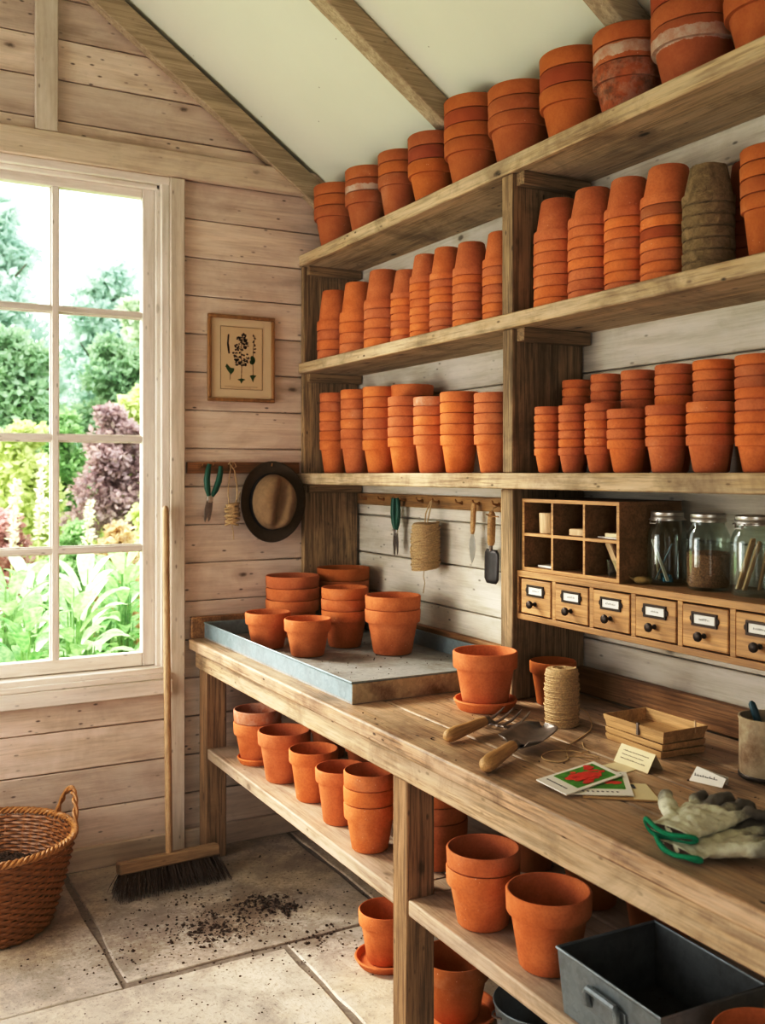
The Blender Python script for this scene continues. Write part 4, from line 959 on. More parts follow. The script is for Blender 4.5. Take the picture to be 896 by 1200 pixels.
MB().tube([(-.005, 0, .004), (-.006, .004, -.03), (-.004, -.002, -.055), (0, .014, -.082), (0, .016, -.095)], .0016, 6).build('loose_end', M['rope_end'], tb)
Rz = Matrix.Rotation(-PI/2, 4, 'Z')
kn = thing('planting_knife', 'small leaf-bladed planting knife with wooden handle hanging on rail', 'knife'); kn.matrix_world = Matrix.Translation((-.048, -1.003, 1.333)) @ Rz @ Matrix.Rotation(math.radians(3), 4, 'Y')
MB().tube([(0, 0, 0), (0, 0, .012), (.001, 0, .05), (.002, 0, .095), (.004, 0, .112)], [(.006, .005), (.010, .008), (.0115, .009), (.011, .009), (.006, .006)], 14, up=(0,1,0)).build('handle', M['handle'], kn)
MB().prism([(-.003, .004), (.004, .004), (.017, -.022), (.022, -.050), (.016, -.082), (.002, -.106), (-.011, -.082), (-.018, -.045), (-.014, -.018)], -.001, .001, 'xz').build('blade', M['steelb'], kn, bevel=.0006)
MB().lathe([(.0001, -.003), (.006, -.003), (.006, .003), (.0001, .003)], 12, M=Matrix.Translation((.004, 0, .106)) @ Matrix.Rotation(PI/2, 4, 'X')).build('rivet', M['steel'], kn)
sc = thing('short_trowel', 'short square-bladed dark trowel with pale wooden handle hanging beside the post', 'trowel'); sc.matrix_world = Matrix.Translation((-.050, -1.121, 1.30)) @ Rz @ Matrix.Rotation(math.radians(2), 4, 'Y')
MB().tube([(0, 0, 0), (0, 0, .010), (0, 0, .06), (.001, 0, .105), (.001, 0, .118)], [(.010, .010), (.0145, .0135), (.0155, .0145), (.0145, .0135), (.008, .008)], 14).build('handle', M['handle'], sc)
MB().tube([(0, 0, .012), (0, 0, -.02)], [.0075, .006], 10).build('ferrule', M['steel'], sc)
vs = []; fs = []; nx, nz = 8, 9
for j in range(nz):
    v = j/(nz-1); z = -.014-.118*v; hw = (.030+.013*min(1, v*6)**.5)*(1-.03*v)*(1-(max(0, v-.90)/.10)**2*.30)
    for i in range(nx):
        u = i/(nx-1)*2-1; vs.append((u*hw, -.010*(1-u*u)*(.6+.4*v)+.006, z))
for j in range(nz-1):
    for i in range(nx-1): fs.append((j*nx+i, j*nx+i+1, (j+1)*nx+i+1, (j+1)*nx+i))
o = MB().add(vs, fs).build('blade', M['darksteel'], sc); s_ = o.modifiers.new('thick', 'SOLIDIFY'); s_.thickness = .0022
MB().tube([(.001, 0, .116), (-.004, .010, .130), (.0, .026, .137), (.005, .010, .130), (.001, 0, .117)], .0016, 6).build('hanging_cord', M['rope_end'], sc)
MB().tube([(-.012,-.014,.108),(.006,-.016,.104),(.03,-.014,.103),(.055,-.010,.104)], .0026, 6).build('hook_pin', M['brass'], sc)

# ------------------------------------------------------------------ things on the bench
Z = HB
# spool of twine standing
sp = thing('twine_spool', 'upright spool of jute twine standing on the bench beside small pot', 'twine', (-.330, -1.853, Z+.0005))
mb = MB(); mb.lathe([(.012, .001), (.040, .001), (.043, .004), (.0435, .148), (.040, .152), (.012, .1525)], 32, close=True); windings(mb, .0445, .148, 30, .001, .0018)
mb.tube([((.016+.0022*i)*math.cos(i*.55), (.016+.0022*i)*math.sin(i*.55), .153) for i in range(12)], .0026, 5)
mb.build('wound_body', M['twine'], sp)
wp = [(-.2885, -1.868, Z+.045), (-.272, -1.885, Z+.035), (-.270, -1.902, Z+.012), (-.30, -1.935, Z+.003), (-.355, -1.972, Z+.0022), (-.415, -2.006, Z+.0022), (-.45, -2.03, Z+.0022), (-.475, -2.05, Z+.0022), (-.50, -2.082, Z+.0022), (-.53, -2.122, Z+.0022), (-.565, -2.127, Z+.0022), (-.578, -2.095, Z+.0022), (-.555, -2.058, Z+.0022), (-.515, -2.05, Z+.0035), (-.478, -2.078, Z+.0045), (-.462, -2.11, Z+.0025), (-.452, -2.14, Z+.0022)]
def smooth(pts, n=5):
    P = [Vector(p) for p in pts]; out = []
    for i in range(len(P)-1):
        a, b, c, d = P[max(i-1, 0)], P[i], P[i+1], P[min(i+2, len(P)-1)]
        for k in range(n):
            t = k/n; out.append(.5*((2*b)+(-a+c)*t+(2*a-5*b+4*c-d)*t*t+(-a+3*b-3*c+d)*t**3))
    return out+[P[-1]]
o = MB().tube(smooth(wp), .0017, 6).build('loose_end', M['rope_end'], sp); o.location = (.330, 1.853, -Z-.0005)
ws = MB().tube(smooth([(-.40, -2.02, Z+.0022), (-.428, -2.06, Z+.0022), (-.44, -2.09, Z+.0022), (-.47, -2.10, Z+.0055)]), .0014, 6)
ws.tube(smooth([(-.52, -2.10, Z+.0022), (-.492, -2.115, Z+.0022), (-.46, -2.155, Z+.0022)]), .0013, 6)
tag(ws.build('twine_offcuts', M['rope_end']), 'short frayed offcuts of twine on the bench beside the loop', 'twine')
# hand fork: handle at left, four tines to the right
def frame_to(a, b, up=(0,0,1)):
    a, b = Vector(a), Vector(b); x = (b-a).normalized(); y = Vector(up).cross(x).normalized(); z = x.cross(y)
    m = Matrix((x, y, z)).transposed().to_4x4(); m.translation = a; return m
fk = thing('hand_fork', 'steel hand fork with four tines and wooden handle lying on bench', 'hand fork'); fk.matrix_world = frame_to((-.708, -1.868, Z+.0185), (-.545, -1.812, Z+.0300))
HP = [(-.004, 0, 0), (0, 0, 0), (.010, 0, 0), (.040, 0, .001), (.085, 0, 0), (.125, 0, 0), (.160, 0, 0), (.172, 0, 0)]
HR = [.004, .011, .0165, .0175, .0150, .0140, .0125, .010]
MB().tube(HP, HR, 18).build('handle', M['handle'], fk)
MB().tube([(.160, 0, 0), (.176, 0, 0)], [.0132, .0118], 16).build('ferrule', M['steel'], fk)
mb = MB().tube([(.172, 0, 0), (.186, 0, -.004), (.198, 0, -.016)], [(.007, .006), (.008, .005), (.016, .003)], 12, up=(0,0,1))
mb.tube([(.192, -.042, -.016), (.199, -.02, -.019), (.201, 0, -.019), (.199, .02, -.019), (.192, .042, -.016)], [(.005, .003)]*5, 8, up=(0,0,1))
nk = mb.build('neck', M['steel'], fk)
for i in range(4):
    y = -.040+.0267*i
    MB().tube([(.195, y, -.018), (.225, y*1.08, -.024), (.260, y*1.1, -.022), (.295, y*1.08, -.012), (.312, y*1.04, -.004)], [(.0052, .0036), (.005, .0034), (.0045, .0032), (.0035, .0028), (.0012, .0012)], 8, up=(0,0,1)).build('tine', M['steel'], nk)
# hand trowel
tw = thing('hand_trowel', 'steel hand trowel with wooden handle lying on bench beside the fork', 'trowel'); tw.matrix_world = frame_to((-.765, -2.118, Z+.0190), (-.600, -2.020, Z+.0275))
MB().tube(HP, [r*1.1 for r in HR], 18).build('handle', M['handle'], tw)
MB().tube([(.160, 0, 0), (.178, 0, 0)], [.0145, .0125], 16).build('ferrule', M['steel'], tw)
MB().tube([(.172, 0, 0), (.192, 0, -.003), (.215, 0, -.012)], [(.007, .006), (.008, .005), (.010, .003)], 10, up=(0,0,1)).build('neck', M['steel'], tw)
vs = []; fs = []; nx, nz = 15, 17
for j in range(nz):
    v = j/(nz-1); x = .188+.165*v
    hw = .060*min(1, (v*5.5+.3))**.55*(1-.06*v) * (math.sqrt(max(0, 1-((v-.72)/.28)**2))*.86+.14 if v > .72 else 1)
    for i in range(nx):
        u = i/(nx-1)*2-1
        vs.append((x, u*hw, -.0165+.024*abs(u)**1.8*(1-.4*v)+.010*v*v))
for j in range(nz-1):
    for i in range(nx-1): fs.append((j*nx+i, j*nx+i+1, (j+1)*nx+i+1, (j+1)*nx+i))
o = MB().add(vs, fs).build('blade', M['steel'], tw, smooth=180); s_ = o.modifiers.new('thick', 'SOLIDIFY'); s_.thickness = .002
# punnets: three nested veneer trays
for i in range(3):
    t = thing('wooden_punnet', f'{["lowest", "middle", "topmost"][i]} of the three stacked shallow wooden veneer punnets on the bench', 'punnet', (-.256+.002*i, -2.122+.002*i, Z+.0006+.0165*i), math.radians(-3+1.2*i), 'stacked punnets')
    hx, hy, hh, tk = .067, .100, .030 if i == 2 else .0158, .0016
    sl = 1.06 if i == 2 else 1.02
    mb = MB()
    b_ = [(-hx, -hy), (hx, -hy), (hx, hy), (-hx, hy)]
    vo = [(x, y, 0) for x, y in b_]+[(x*sl, y*sl, hh) for x, y in b_]+[(x*sl-math.copysign(tk, x), y*sl-math.copysign(tk, y), hh) for x, y in b_]+[(x-math.copysign(tk, x), y-math.copysign(tk, y), tk) for x, y in b_]
    for k in range(4):
        l = (k+1) % 4; mb.f += [(k, l, 4+l, 4+k), (4+k, 4+l, 8+l, 8+k), (8+k, 8+l, 12+l, 12+k)]
    mb.v = vo; mb.f += [(3, 2, 1, 0), (12, 13, 14, 15)]
    mb.build('punnet_body', M['punnet'], t, smooth=0)
    mb = MB()
    for z0, z1 in (((hh*.56, hh) if i == 2 else (hh*.25, hh*.98)),):
        for k in range(4):
            (xa, ya), (xb, yb) = b_[k], b_[(k+1) % 4]; f0, f1 = 1+(sl-1)*z0/hh, 1+(sl-1)*z1/hh; e = 1.016
            vs = [(xa*f0*e, ya*f0*e, z0), (xb*f0*e, yb*f0*e, z0), (xb*f1*e, yb*f1*e, z1), (xa*f1*e, ya*f1*e, z1), (xa*f0, ya*f0, z0), (xb*f0, yb*f0, z0), (xb*f1, yb*f1, z1), (xa*f1, ya*f1, z1)]
            mb.add(vs, [(0,1,2,3), (3,2,6,7), (1,0,4,5), (0,3,7,4), (2,1,5,6)])
    mb.build('rim_band', M['punnet'], t, smooth=0)
    if i == 2:
        MB().box(-hx*1.09-.001, -hx*1.02, -.022, -.016, .004, .034).build('staple', M['steel'], t)
        MB().box(.030, .033, -hy*1.075, -hy*1.03, .016, .046).build('veneer_splinter', M['paleply'], t)
# plant cards
def card(a, b, h, m, name, label, lean, rr, lines, col, hr=None, sh_=0):
    a, b = Vector(a), Vector(b); L = (b-a).length
    t = thing(name, label, 'card'); t.matrix_world = frame_to(a, b)
    ml = Matrix.Rotation(math.radians(-lean), 4, 'X')
    hr = hr or h
    MB().prism([(0, 0), (L, 0), (L+sh_*.4, hr), (sh_, h)], -.0005, .0005, 'xz', ml).build('card_face', m, t)
    MB().prism([(0, 0), (L, 0), (L+sh_*.4, hr), (sh_, h)], -.0005, .0005, 'xz', Matrix.Translation((0, 2*h*math.sin(math.radians(lean)), 0)) @ Matrix.Rotation(math.radians(lean), 4, 'X')).build('card_back', m, t)
    mb = MB()
    for k in range(lines):
        x = L*.14; z = h*(.72-.21*k) if lines > 1 else h*.40
        end = L*(.86-.1*(k % 2)) if lines > 1 else L*.8
        while x < end:
            wd = rr.uniform(.0012, .004)*col; hh = rr.uniform(.0012, .0026)*col
            mb.box(x, x+wd, -.0012, -.0004, z, z+.0006*col, ml).box(x, x+.0006*col, -.0012, -.0004, z-.0002, z+hh, ml); x += wd+.001*col
    mb.build('handwriting', M['inkb'], t, smooth=0)
card((-.440, -2.180, Z+.0008), (-.440, -2.292, Z+.0008), .046, M['cream'], 'plant_card', 'cream folded plant card with handwriting standing before the punnets', 32, rs, 3, 1)
card((-.395, -2.372, Z+.0008), (-.372, -2.445, Z+.0008), .034, M['white'], 'plant_card', 'small white folded card with handwriting standing near the gloves', 24, rs, 1, 2.2, .021, .012)
# seed packets
def packet(pts, z0, th, label, grp, pic, m):
    cxp = sum(p[0] for p in pts)/4; cyp = sum(p[1] for p in pts)/4
    t = thing('seed_packet', label, 'seed packet', (cxp, cyp, z0), 0, grp); P = [(x-cxp, y-cyp) for x, y in pts]
    MB().prism(P, 0, th).build('envelope', m, t, bevel=.001)
    def q(u, v):
        return tuple((1-u)*(1-v)*P[0][i]+u*(1-v)*P[1][i]+u*v*P[2][i]+(1-u)*v*P[3][i] for i in (0, 1))
    if pic:
        MB().prism([q(.10, .24), q(.90, .24), q(.90, .92), q(.10, .92)], th-.0002, th+.0004).build('picture_panel', M['leafprint'], t)
        mb = MB(); r3 = random.Random(4)
        for kk in range(pic):
            u, v = r3.gauss(.54, .15), r3.gauss(.60, .12)
            if not (.16 < u < .84 and .30 < v < .86): continue
            c = q(u, v); r_ = r3.uniform(.007, .013); mb.prism([(c[0]+r_*math.cos(2*PI*k/8), c[1]+r_*.8*math.sin(2*PI*k/8)) for k in range(8)], th, th+.0006+.00003*kk)
        mb.build('flower_picture', M['redprint'], t, smooth=0)
        mb = MB()
        for k in range(9):
            c = q(.16+.075*k, .12); mb.prism([(c[0]-.002, c[1]-.003), (c[0]+.002, c[1]-.003), (c[0]+.002, c[1]+.003), (c[0]-.002, c[1]+.003)], th, th+.0004)
        mb.build('printed_line', M['inkb'], t, smooth=0)
    else:
        MB().prism([q(.66, .03), q(.98, .03), q(.98, .97), q(.66, .97)], th-.0002, th+.0006).build('paper_flap', M['cream'], t)
        MB().prism([q(.73, .64), q(.78, .64), q(.78, .88), q(.73, .88)], th, th+.0011).build('printed_line', M['inkb'], t)
    return t
packet([(-.678, -2.352), (-.556, -2.455), (-.500, -2.352), (-.610, -2.262)], Z+.0006, .0035, 'brown kraft seed packet with pale flap, lowest of the pile', 'seed packets', 0, M['kraft'])
packet([(-.700, -2.330), (-.588, -2.408), (-.488, -2.275), (-.600, -2.205)], Z+.0052, .0028, 'white-edged seed packet with green picture, middle of the pile', 'seed packets', 14, M['white'])
packet([(-.708, -2.232), (-.716, -2.345), (-.520, -2.300), (-.506, -2.186)], Z+.0092, .0028, 'seed packet with red flower picture, top of the pile', 'seed packets', 60, M['white'])
o = MB().prism([(-.025, -.035), (.022, -.035), (.025, .03), (-.02, .035)], 0, .0012).build('paper_slip', M['cream']); o.location = (-.462, -2.225, Z+.0006); o.rotation_euler = (0, 0, .2); tag(o, 'small cream paper slip poking out between packets and folded card', 'paper')
# stoneware/rusty tin mug with a dibber
mg = thing('rusty_tin', 'mottled rusty tin standing on the bench at the right edge', 'tin', (-.225, -2.440, Z+.0005))
MB().lathe([(.001, 0), (.057, 0), (.060, .004), (.0605, .128), (.0625, .132), (.0625, .137), (.058, .137), (.057, .006), (.001, .006)], 44, close=True).build('tin_body', M['rusty'], mg)
MB().lathe([(.0606, .0), (.0622, .002), (.0622, .008), (.0606, .010)], 44, close=True, c=(0, 0, .002)).build('base_seam', M['bronze'], mg)
db = thing('dibber', 'blue-handled dibber standing in the rusty tin', 'dibber'); db.matrix_world = Matrix.Translation((-.210, -2.452, Z+.008)) @ Matrix.Rotation(math.radians(-18), 4, 'X') @ Matrix.Rotation(math.radians(-8), 4, 'Y')
MB().tube([(0, 0, 0), (0, 0, .06), (0, 0, .085)], [.003, .004, .004], 10).build('shaft', M['steel'], db)
MB().tube([(0, 0, .082), (0, 0, .10), (0, 0, .14), (0, 0, .160), (0, 0, .166)], [.005, .0075, .0085, .0075, .003], 14).build('handle', M['teal'], db)
# soil specks on the bench
mb = MB()
for _ in range(160):
    x, y = rs.uniform(-.77, -.1), rs.uniform(-3.0, -1.45); crumb(mb, x, y, Z, rs.choice([.001, .0014, .002, .003]), rs)
tag(mb.build('soil_specks', M['soil'], smooth=0), 'tiny dark soil specks scattered on the bench top', 'soil', kind='stuff')

# ------------------------------------------------------------------ gardening gloves
def glove(label, loc, rz, flat, mirror=1, droop=0.):
    t = thing('gardening_glove', label, 'glove', loc, rz, 'gardening gloves')
    mb = MB(); m_ = mirror
    # palm: a flattened sleeve from the hem to the knuckles (local +x), then fingers and thumb
    mb.tube([(.0, 0, .018), (.02, 0, .018), (.055, 0, .019), (.090, .002*m_, .020), (.125, .003*m_, .021), (.150, .003*m_, .020)], [(.050, .011*flat), (.048, .013*flat), (.047, .0155*flat), (.052, .0175*flat), (.055, .017*flat), (.050, .012*flat)], 24, up=(0,0,1))
    F = [(.040, [(.125, .038), (.165, .056), (.196, .070), (.224, .080)], .0125), (.014, [(.130, .014), (.176, .024), (.214, .031), (.248, .037)], .0132), (-.012, [(.130, -.013), (.174, -.014), (.210, -.014), (.243, -.013)], .0130), (-.038, [(.122, -.038), (.160, -.050), (.188, -.057), (.212, -.062)], .0120)]
    for k, (_, P, r) in enumerate(F):
        zs = [.020, .027+.004*(k % 2), .025, .014+.004*(k % 2)]
        pts = [(x, y*m_, z) for (x, y), z in zip(P, zs)]
        pts = smooth(pts, 3); n = len(pts)
        mb.tube(pts, [(r*(1.06 if i < n*.5 else 1.0)*(1-.45*max(0, (i/(n-1)-.82)/.18)**2), r*.86*(1-.45*max(0, (i/(n-1)-.82)/.18)**2)) for i in range(n)], 14, up=(0,0,1))
        mb.ball(pts[-1], (r*.62, r*.60, r*.52), 12, 8)
    th = smooth([(.050, .026*m_, .019), (.082, .060*m_, .024), (.108, .086*m_, .031), (.130, .102*m_, .031)], 3); n = len(th)
    mb.tube(th, [(.017-.003*i/n, .0135-.001*i/n) for i in range(n)], 14, up=(0,0,1)); mb.ball(th[-1], (.0135, .0135, .0115), 12, 8)
    o = mb.build('glove_body', M['glove'], t, smooth=180)
    r_ = o.modifiers.new('skin', 'REMESH'); r_.mode = 'VOXEL'; r_.voxel_size = .0032; r_.use_smooth_shade = True
    s1 = o.modifiers.new('soft', 'SMOOTH'); s1.iterations = 3; s1.factor = .5
    tx = bpy.data.textures.new('crumple', 'CLOUDS'); tx.noise_scale = .026
    d_ = o.modifiers.new('crumple', 'DISPLACE'); d_.texture = tx; d_.strength = .014; d_.mid_level = .5; d_.texture_coords = 'LOCAL'
    K = 40
    loop = []
    for k in range(K):
        a = 2*PI*k/K; loop.append((-.003+.006*math.cos(2*a)-.012*math.sin(a), (.0530*math.cos(a)), .0165+.0115*flat*math.sin(a)+.0045*math.sin(2*a+.6)+.003*math.sin(3*a)))
    MB().tube(loop, [(.0044, .0044)]*K, 10, closed=True).build('green_hem', M['gtrim'], t)
    MB().tube([(-.0015, 0, .018), (-.0005, 0, .018)], [(.0490, .0085*flat)]*2, 24, up=(0,0,1)).build('cuff_shade', M['soil'], t)  # dark disc in soil colour, painted shade for the inside of the cuff
    return t
glove('lower gardening glove with green hem lying under the other glove', (-.752, -2.690, Z+.0005), math.radians(-2), .72, -1)
glove('upper gardening glove with green hem, fingers pointing away to the right', (-.742, -2.662, Z+.0225), math.radians(9), 1.0, 1)

# ------------------------------------------------------------------ broom
bm = thing('broom', 'wooden broom with dark bristles leaning against the window wall', 'broom', (-.945, -.285, 0), math.radians(0))
top = Vector((-.889+.945, -.045+.285, 1.420)); base = Vector((.0, 0, .085))
d = top-base
Mh = frame_to(base, top, (0,1,0))
MB().tube([base, base+d*.02, base+d*.5, base+d*.985, base+d*.996, top], [.0135, .0135, .0135, .0130, .010, .004], 16).build('handle', M['broomstick'], bm)
Mb = Matrix.Rotation(math.radians(-10), 4, 'X')
Mb = Matrix.Translation((0, 0, .092)) @ Matrix.Rotation(math.radians(3), 4, 'Z') @ Matrix.Rotation(math.radians(-12), 4, 'X')
mb = MB().box(-.196, .196, -.028, .028, -.022, .020, Mb); hb_ = mb.build('head_block', M['broomhead'], bm, bevel=.006)
mb = MB(); rb_ = random.Random(9)
for i in range(50):
    for j in range(5):
        for k in range(4):
            x = -.188+.376*i/49+rb_.uniform(-.003, .003); y = -.024+.012*j+rb_.uniform(-.002, .002)
            a = Mb @ Vector((x, y, -.0215)); sx_ = x/.188
            e = Vector((a.x+sx_*.030+rb_.uniform(-.008, .008), a.y-.034+(j-2)*.020+rb_.uniform(-.008, .008), rb_.uniform(.001, .008)))
            m = a*.45+e*.55+Vector((0, 0, .003)); w_ = .0012
            ang = rb_.uniform(0, PI); ox, oy = w_*math.cos(ang), w_*math.sin(ang)
            mb.add([(a.x-ox, a.y-oy, a.z), (a.x+ox, a.y+oy, a.z), (m.x+ox, m.y+oy, m.z), (m.x-ox, m.y-oy, m.z), (e.x+ox*.5, e.y+oy*.5, e.z), (e.x-ox*.5, e.y-oy*.5, e.z)], [(0,1,2,3), (3,2,4,5)])
mb.build('bristles', M['bristle'], hb_, smooth=0)
# ------------------------------------------------------------------ wicker basket
bk = thing('wicker_basket', 'round brown wicker basket with handles on the floor under the window', 'basket', (-1.590, -.345, .0008), math.radians(12))
def brad(z): return .195+.085*(z/.30)**.8
mb = MB(); NS = 52; rows = 25; KK = NS*2
for r in range(rows):
    z = .010+.0113*r
    pts = []
    for k in range(KK):
        a = 2*PI*k/KK; off = .0055*math.cos(NS*a/2*1.0+PI*(r % 2))
        R_ = brad(z)+off; pts.append((R_*math.cos(a), R_*math.sin(a), z+.001*math.sin(a*5+r)))
    mb.tube(pts, [(.0050, .0062)]*KK, 5, closed=True)
mb.lathe([(.001, .004), (.196, .004), (.198, .010), (.001, .012)], 48)
mb.build('woven_body', M['wicker'], bk, smooth=60)
mb = MB()
for k in range(NS//2):
    a = 2*PI*(k+.25)/(NS//2); mb.tube([(brad(z)*math.cos(a), brad(z)*math.sin(a), z) for z in (.004, .10, .20, .30)], .0042, 6)
mb.build('stakes', M['wicker'], bk)
mb = MB()
for q in range(3):
    pts = []
    for k in range(160):
        a = 2*PI*k/160; ph_ = 30*a+q*2*PI/3; pts.append(((brad(.30)+.008*math.cos(ph_))*math.cos(a), (brad(.30)+.008*math.cos(ph_))*math.sin(a), .302+.008*math.sin(ph_)))
    mb.tube(pts, .0062, 6, closed=True)
mb.build('braided_rim', M['wicker2'], bk)
for s in (0, 1):
    mb = MB()
    for q in range(2):
        pts = []
        for k in range(41):
            u = k/40; a = (u-.5)*.60+PI*s; zz = .285+.125*math.sin(PI*u)**.75; R_ = brad(.29)+.004+.010*math.sin(PI*u); ph_ = u*26+q*PI
            pts.append(((R_+.006*math.cos(ph_))*math.cos(a), (R_+.006*math.cos(ph_))*math.sin(a), zz+.006*math.sin(ph_)))
        mb.tube(pts, .0062, 6)
    mb.build('handle', M['wicker2'], bk)
mb = MB().lathe([(.001, .215), (.10, .205), (.18, .175), (.232, .15), (.18, .10)], 36, (-1.590, -.345, 0))
for _ in range(500):
    a, r = rs.uniform(0, 2*PI), .225*math.sqrt(rs.random()); crumb(mb, -1.590+r*math.cos(a), -.345+r*math.sin(a), .212-.060*(r/.23)**2, rs.uniform(.004, .013), rs)
tag(mb.build('basket_soil', M['soil'], smooth=30), 'dark soil and dead leaves filling the wicker basket', 'soil', kind='stuff')
# ------------------------------------------------------------------ spilled soil
mb = MB()
def spill(cx, cy, sx_, sy_, n, s0, s1):
    for _ in range(n):
        x, y = rs.gauss(cx, sx_), rs.gauss(cy, sy_)
        if y > -.05 or (x < -1.3 and y > -.62): continue
        crumb(mb, x, y, -.001, s0+(s1-s0)*rs.random()**3, rs)
spill(-.92, -.74, .075, .055, 420, .0012, .009); spill(-.70, -.62, .05, .035, 260, .0015, .011); spill(-.66, -.70, .03, .03, 90, .002, .014); spill(-.85, -.60, .16, .12, 300, .001, .007)
spill(-.84, -.80, .30, .20, 700, .0008, .006); spill(-.88, -.70, .13, .08, 900, .0008, .004); spill(-.9, -1.15, .35, .2, 160, .001, .005); spill(-.62, -.98, .07, .05, 90, .0015, .009); spill(-1.25, -.78, .12, .10, 130, .001, .006); spill(-.4, -.5, .2, .25, 120, .001, .005); spill(-1.0, -.48, .14, .02, 70, .001, .006)
spill(-1.1, -1.4, .45, .25, 110, .001, .004)
tag(mb.build('spilled_soil', M['soil'], smooth=0), 'spilled dark potting soil scattered on the flagstones before the broom', 'soil', kind='stuff')
# ------------------------------------------------------------------ garden beyond the window
rg = random.Random(33)
o = B(-14, 14, .12, 40, -.30, -.12).build('lawn', M['lawn']); struct(o, 'sunlit garden ground outside the window')
def leaf(mb, p, s, rr, el=1.7):
    d = Vector((rr.gauss(0, 1), rr.gauss(0, 1), rr.gauss(0, .7))).normalized(); n = d.orthogonal().normalized()
    n = (Matrix.Rotation(rr.uniform(0, 2*PI), 3, d) @ n); b = d.cross(n)
    mb.add([p, p+d*s*el*.5+n*s*.5+b*s*.12, p+d*s*el, p+d*s*el*.5-n*s*.5+b*s*.12], [(0,1,2), (0,2,3)])
def cloud(mb, c, r, n, s, rr, shell=.55):
    for _ in range(n):
        v = Vector((rr.gauss(0, 1), rr.gauss(0, 1), rr.gauss(0, 1))).normalized()*(shell+(1-shell)*rr.random())
        leaf(mb, Vector((c[0]+v.x*r[0], c[1]+v.y*r[1], c[2]+v.z*r[2])), s*rr.uniform(.7, 1.3), rr)
G0 = -.12
def tree(name, x, y, h, rad, m, label, cat, n=2600, s=.16, lumps=11, group=None, low=.25, part='foliage', stem='trunk', tr=.10):
    t = thing(name, label, cat, (x, y, G0), 0, group); mb = MB(); rr = random.Random(int(abs(x*91+y*37+h*11)))
    for i in range(lumps):
        u = i/max(1, lumps-1); a = i*2.4; zc = h*(low+(1-low-.14)*u); rl = rad*(1-.55*u)*.62
        cx_, cy_ = rad*.62*(1-.75*u)*math.cos(a), rad*.62*(1-.75*u)*math.sin(a)
        cloud(mb, (cx_, cy_, zc), (rl, rl, rl*.8), n//lumps, s, rr)
    mb.build(part, M[m], t, smooth=0)
    tb_ = MB().tube([(0, 0, 0), (tr*.3, 0, h*.3), (0, tr*.4, h*.6), (0, 0, h*.85)], [tr, tr*.75, tr*.45, tr*.12], 8)
    for i in range(5):
        a = i*1.9; z = h*(.3+.1*i); tb_.tube([(0, 0, z), (rad*.3*math.cos(a), rad*.3*math.sin(a), z+h*.08), (rad*.55*math.cos(a), rad*.55*math.sin(a), z+h*.13)], [tr*.4, tr*.25, tr*.08], 6)
    tb_.build(stem, M['bark'], t); return t
TG = 'trees at the back of the garden'
tree('garden_tree', .25, 15.0, 7.5, 1.45, 'lf_blue', 'tall blue-green tree at the far left seen through upper left panes', 'tree', 9000, .12, 17, TG)
tree('garden_tree', 2.75, 16.5, 6.75, 1.5, 'lf_blue', 'rounded blue-green tree in the upper right pane', 'tree', 10000, .11, 17, TG)
tree('garden_tree', 2.62, 13.6, 5.3, .80, 'lf_pale', 'small pale green tree at right of the upper panes', 'tree', 6000, .10, 13, TG)
tree('garden_tree', -4.2, 16, 8.0, 2.2, 'lf_pale', 'pale tree hidden far left beyond the window', 'tree', 2400, .24, 12, TG)
tree('garden_tree', .15, 11.2, 4.1, 1.25, 'lf_dark', 'darker green bushy tree behind the left panes', 'tree', 9000, .085, 15, TG, .1)
tree('garden_tree', 1.85, 11.8, 4.2, 1.15, 'lf_dark', 'darker green bushy tree behind the right panes', 'tree', 9000, .085, 15, TG, .1)
SG = 'garden shrubs'
def shrub(x, y, h, r, m, label, n=1800, s=.09, lumps=8, low=.18): return tree('garden_shrub', x, y, h, r, m, label, 'shrub', int(n*1.8), s*.68, lumps+4, SG, low, 'foliage', 'stem', .03)
shrub(1.20, 8.2, 3.05, .62, 'lf_lime', 'yellow-green shrub at the right of second pane row', 2600, .10, 10)
shrub(-.25, 8.0, 2.45, .70, 'lf_lime', 'yellow-green shrub behind the left pane of the second row', 2600, .10, 10)
shrub(.52, 9.3, 2.75, .50, 'lf_mid', 'fresh green shrub between the yellow shrubs', 2000, .09)
shrub(.55, 6.7, 2.65, .52, 'lf_copper', 'copper-leaved shrub in the right pane of the second row', 2600, .075, 9, .42)
shrub(-.62, 6.4, 1.42, .42, 'lf_pink', 'pinkish-red shrub low in the left pane of third row', 1700, .06)
shrub(.02, 6.2, 1.30, .32, 'lf_mid', 'small green shrub beside the pinkish-red one', 1400, .06)
shrub(.62, 5.5, 1.72, .36, 'lf_lime', 'bright lime shrub right of the golden leaves', 1500, .07)
shrub(.08, 4.75, 1.36, .30, 'lf_gold', 'golden-brown leafed shrub in right pane of the third row', 900, .075)
shrub(-.5, 4.5, 1.05, .36, 'lf_mid', 'green shrub below the pale plumes', 1500, .055)
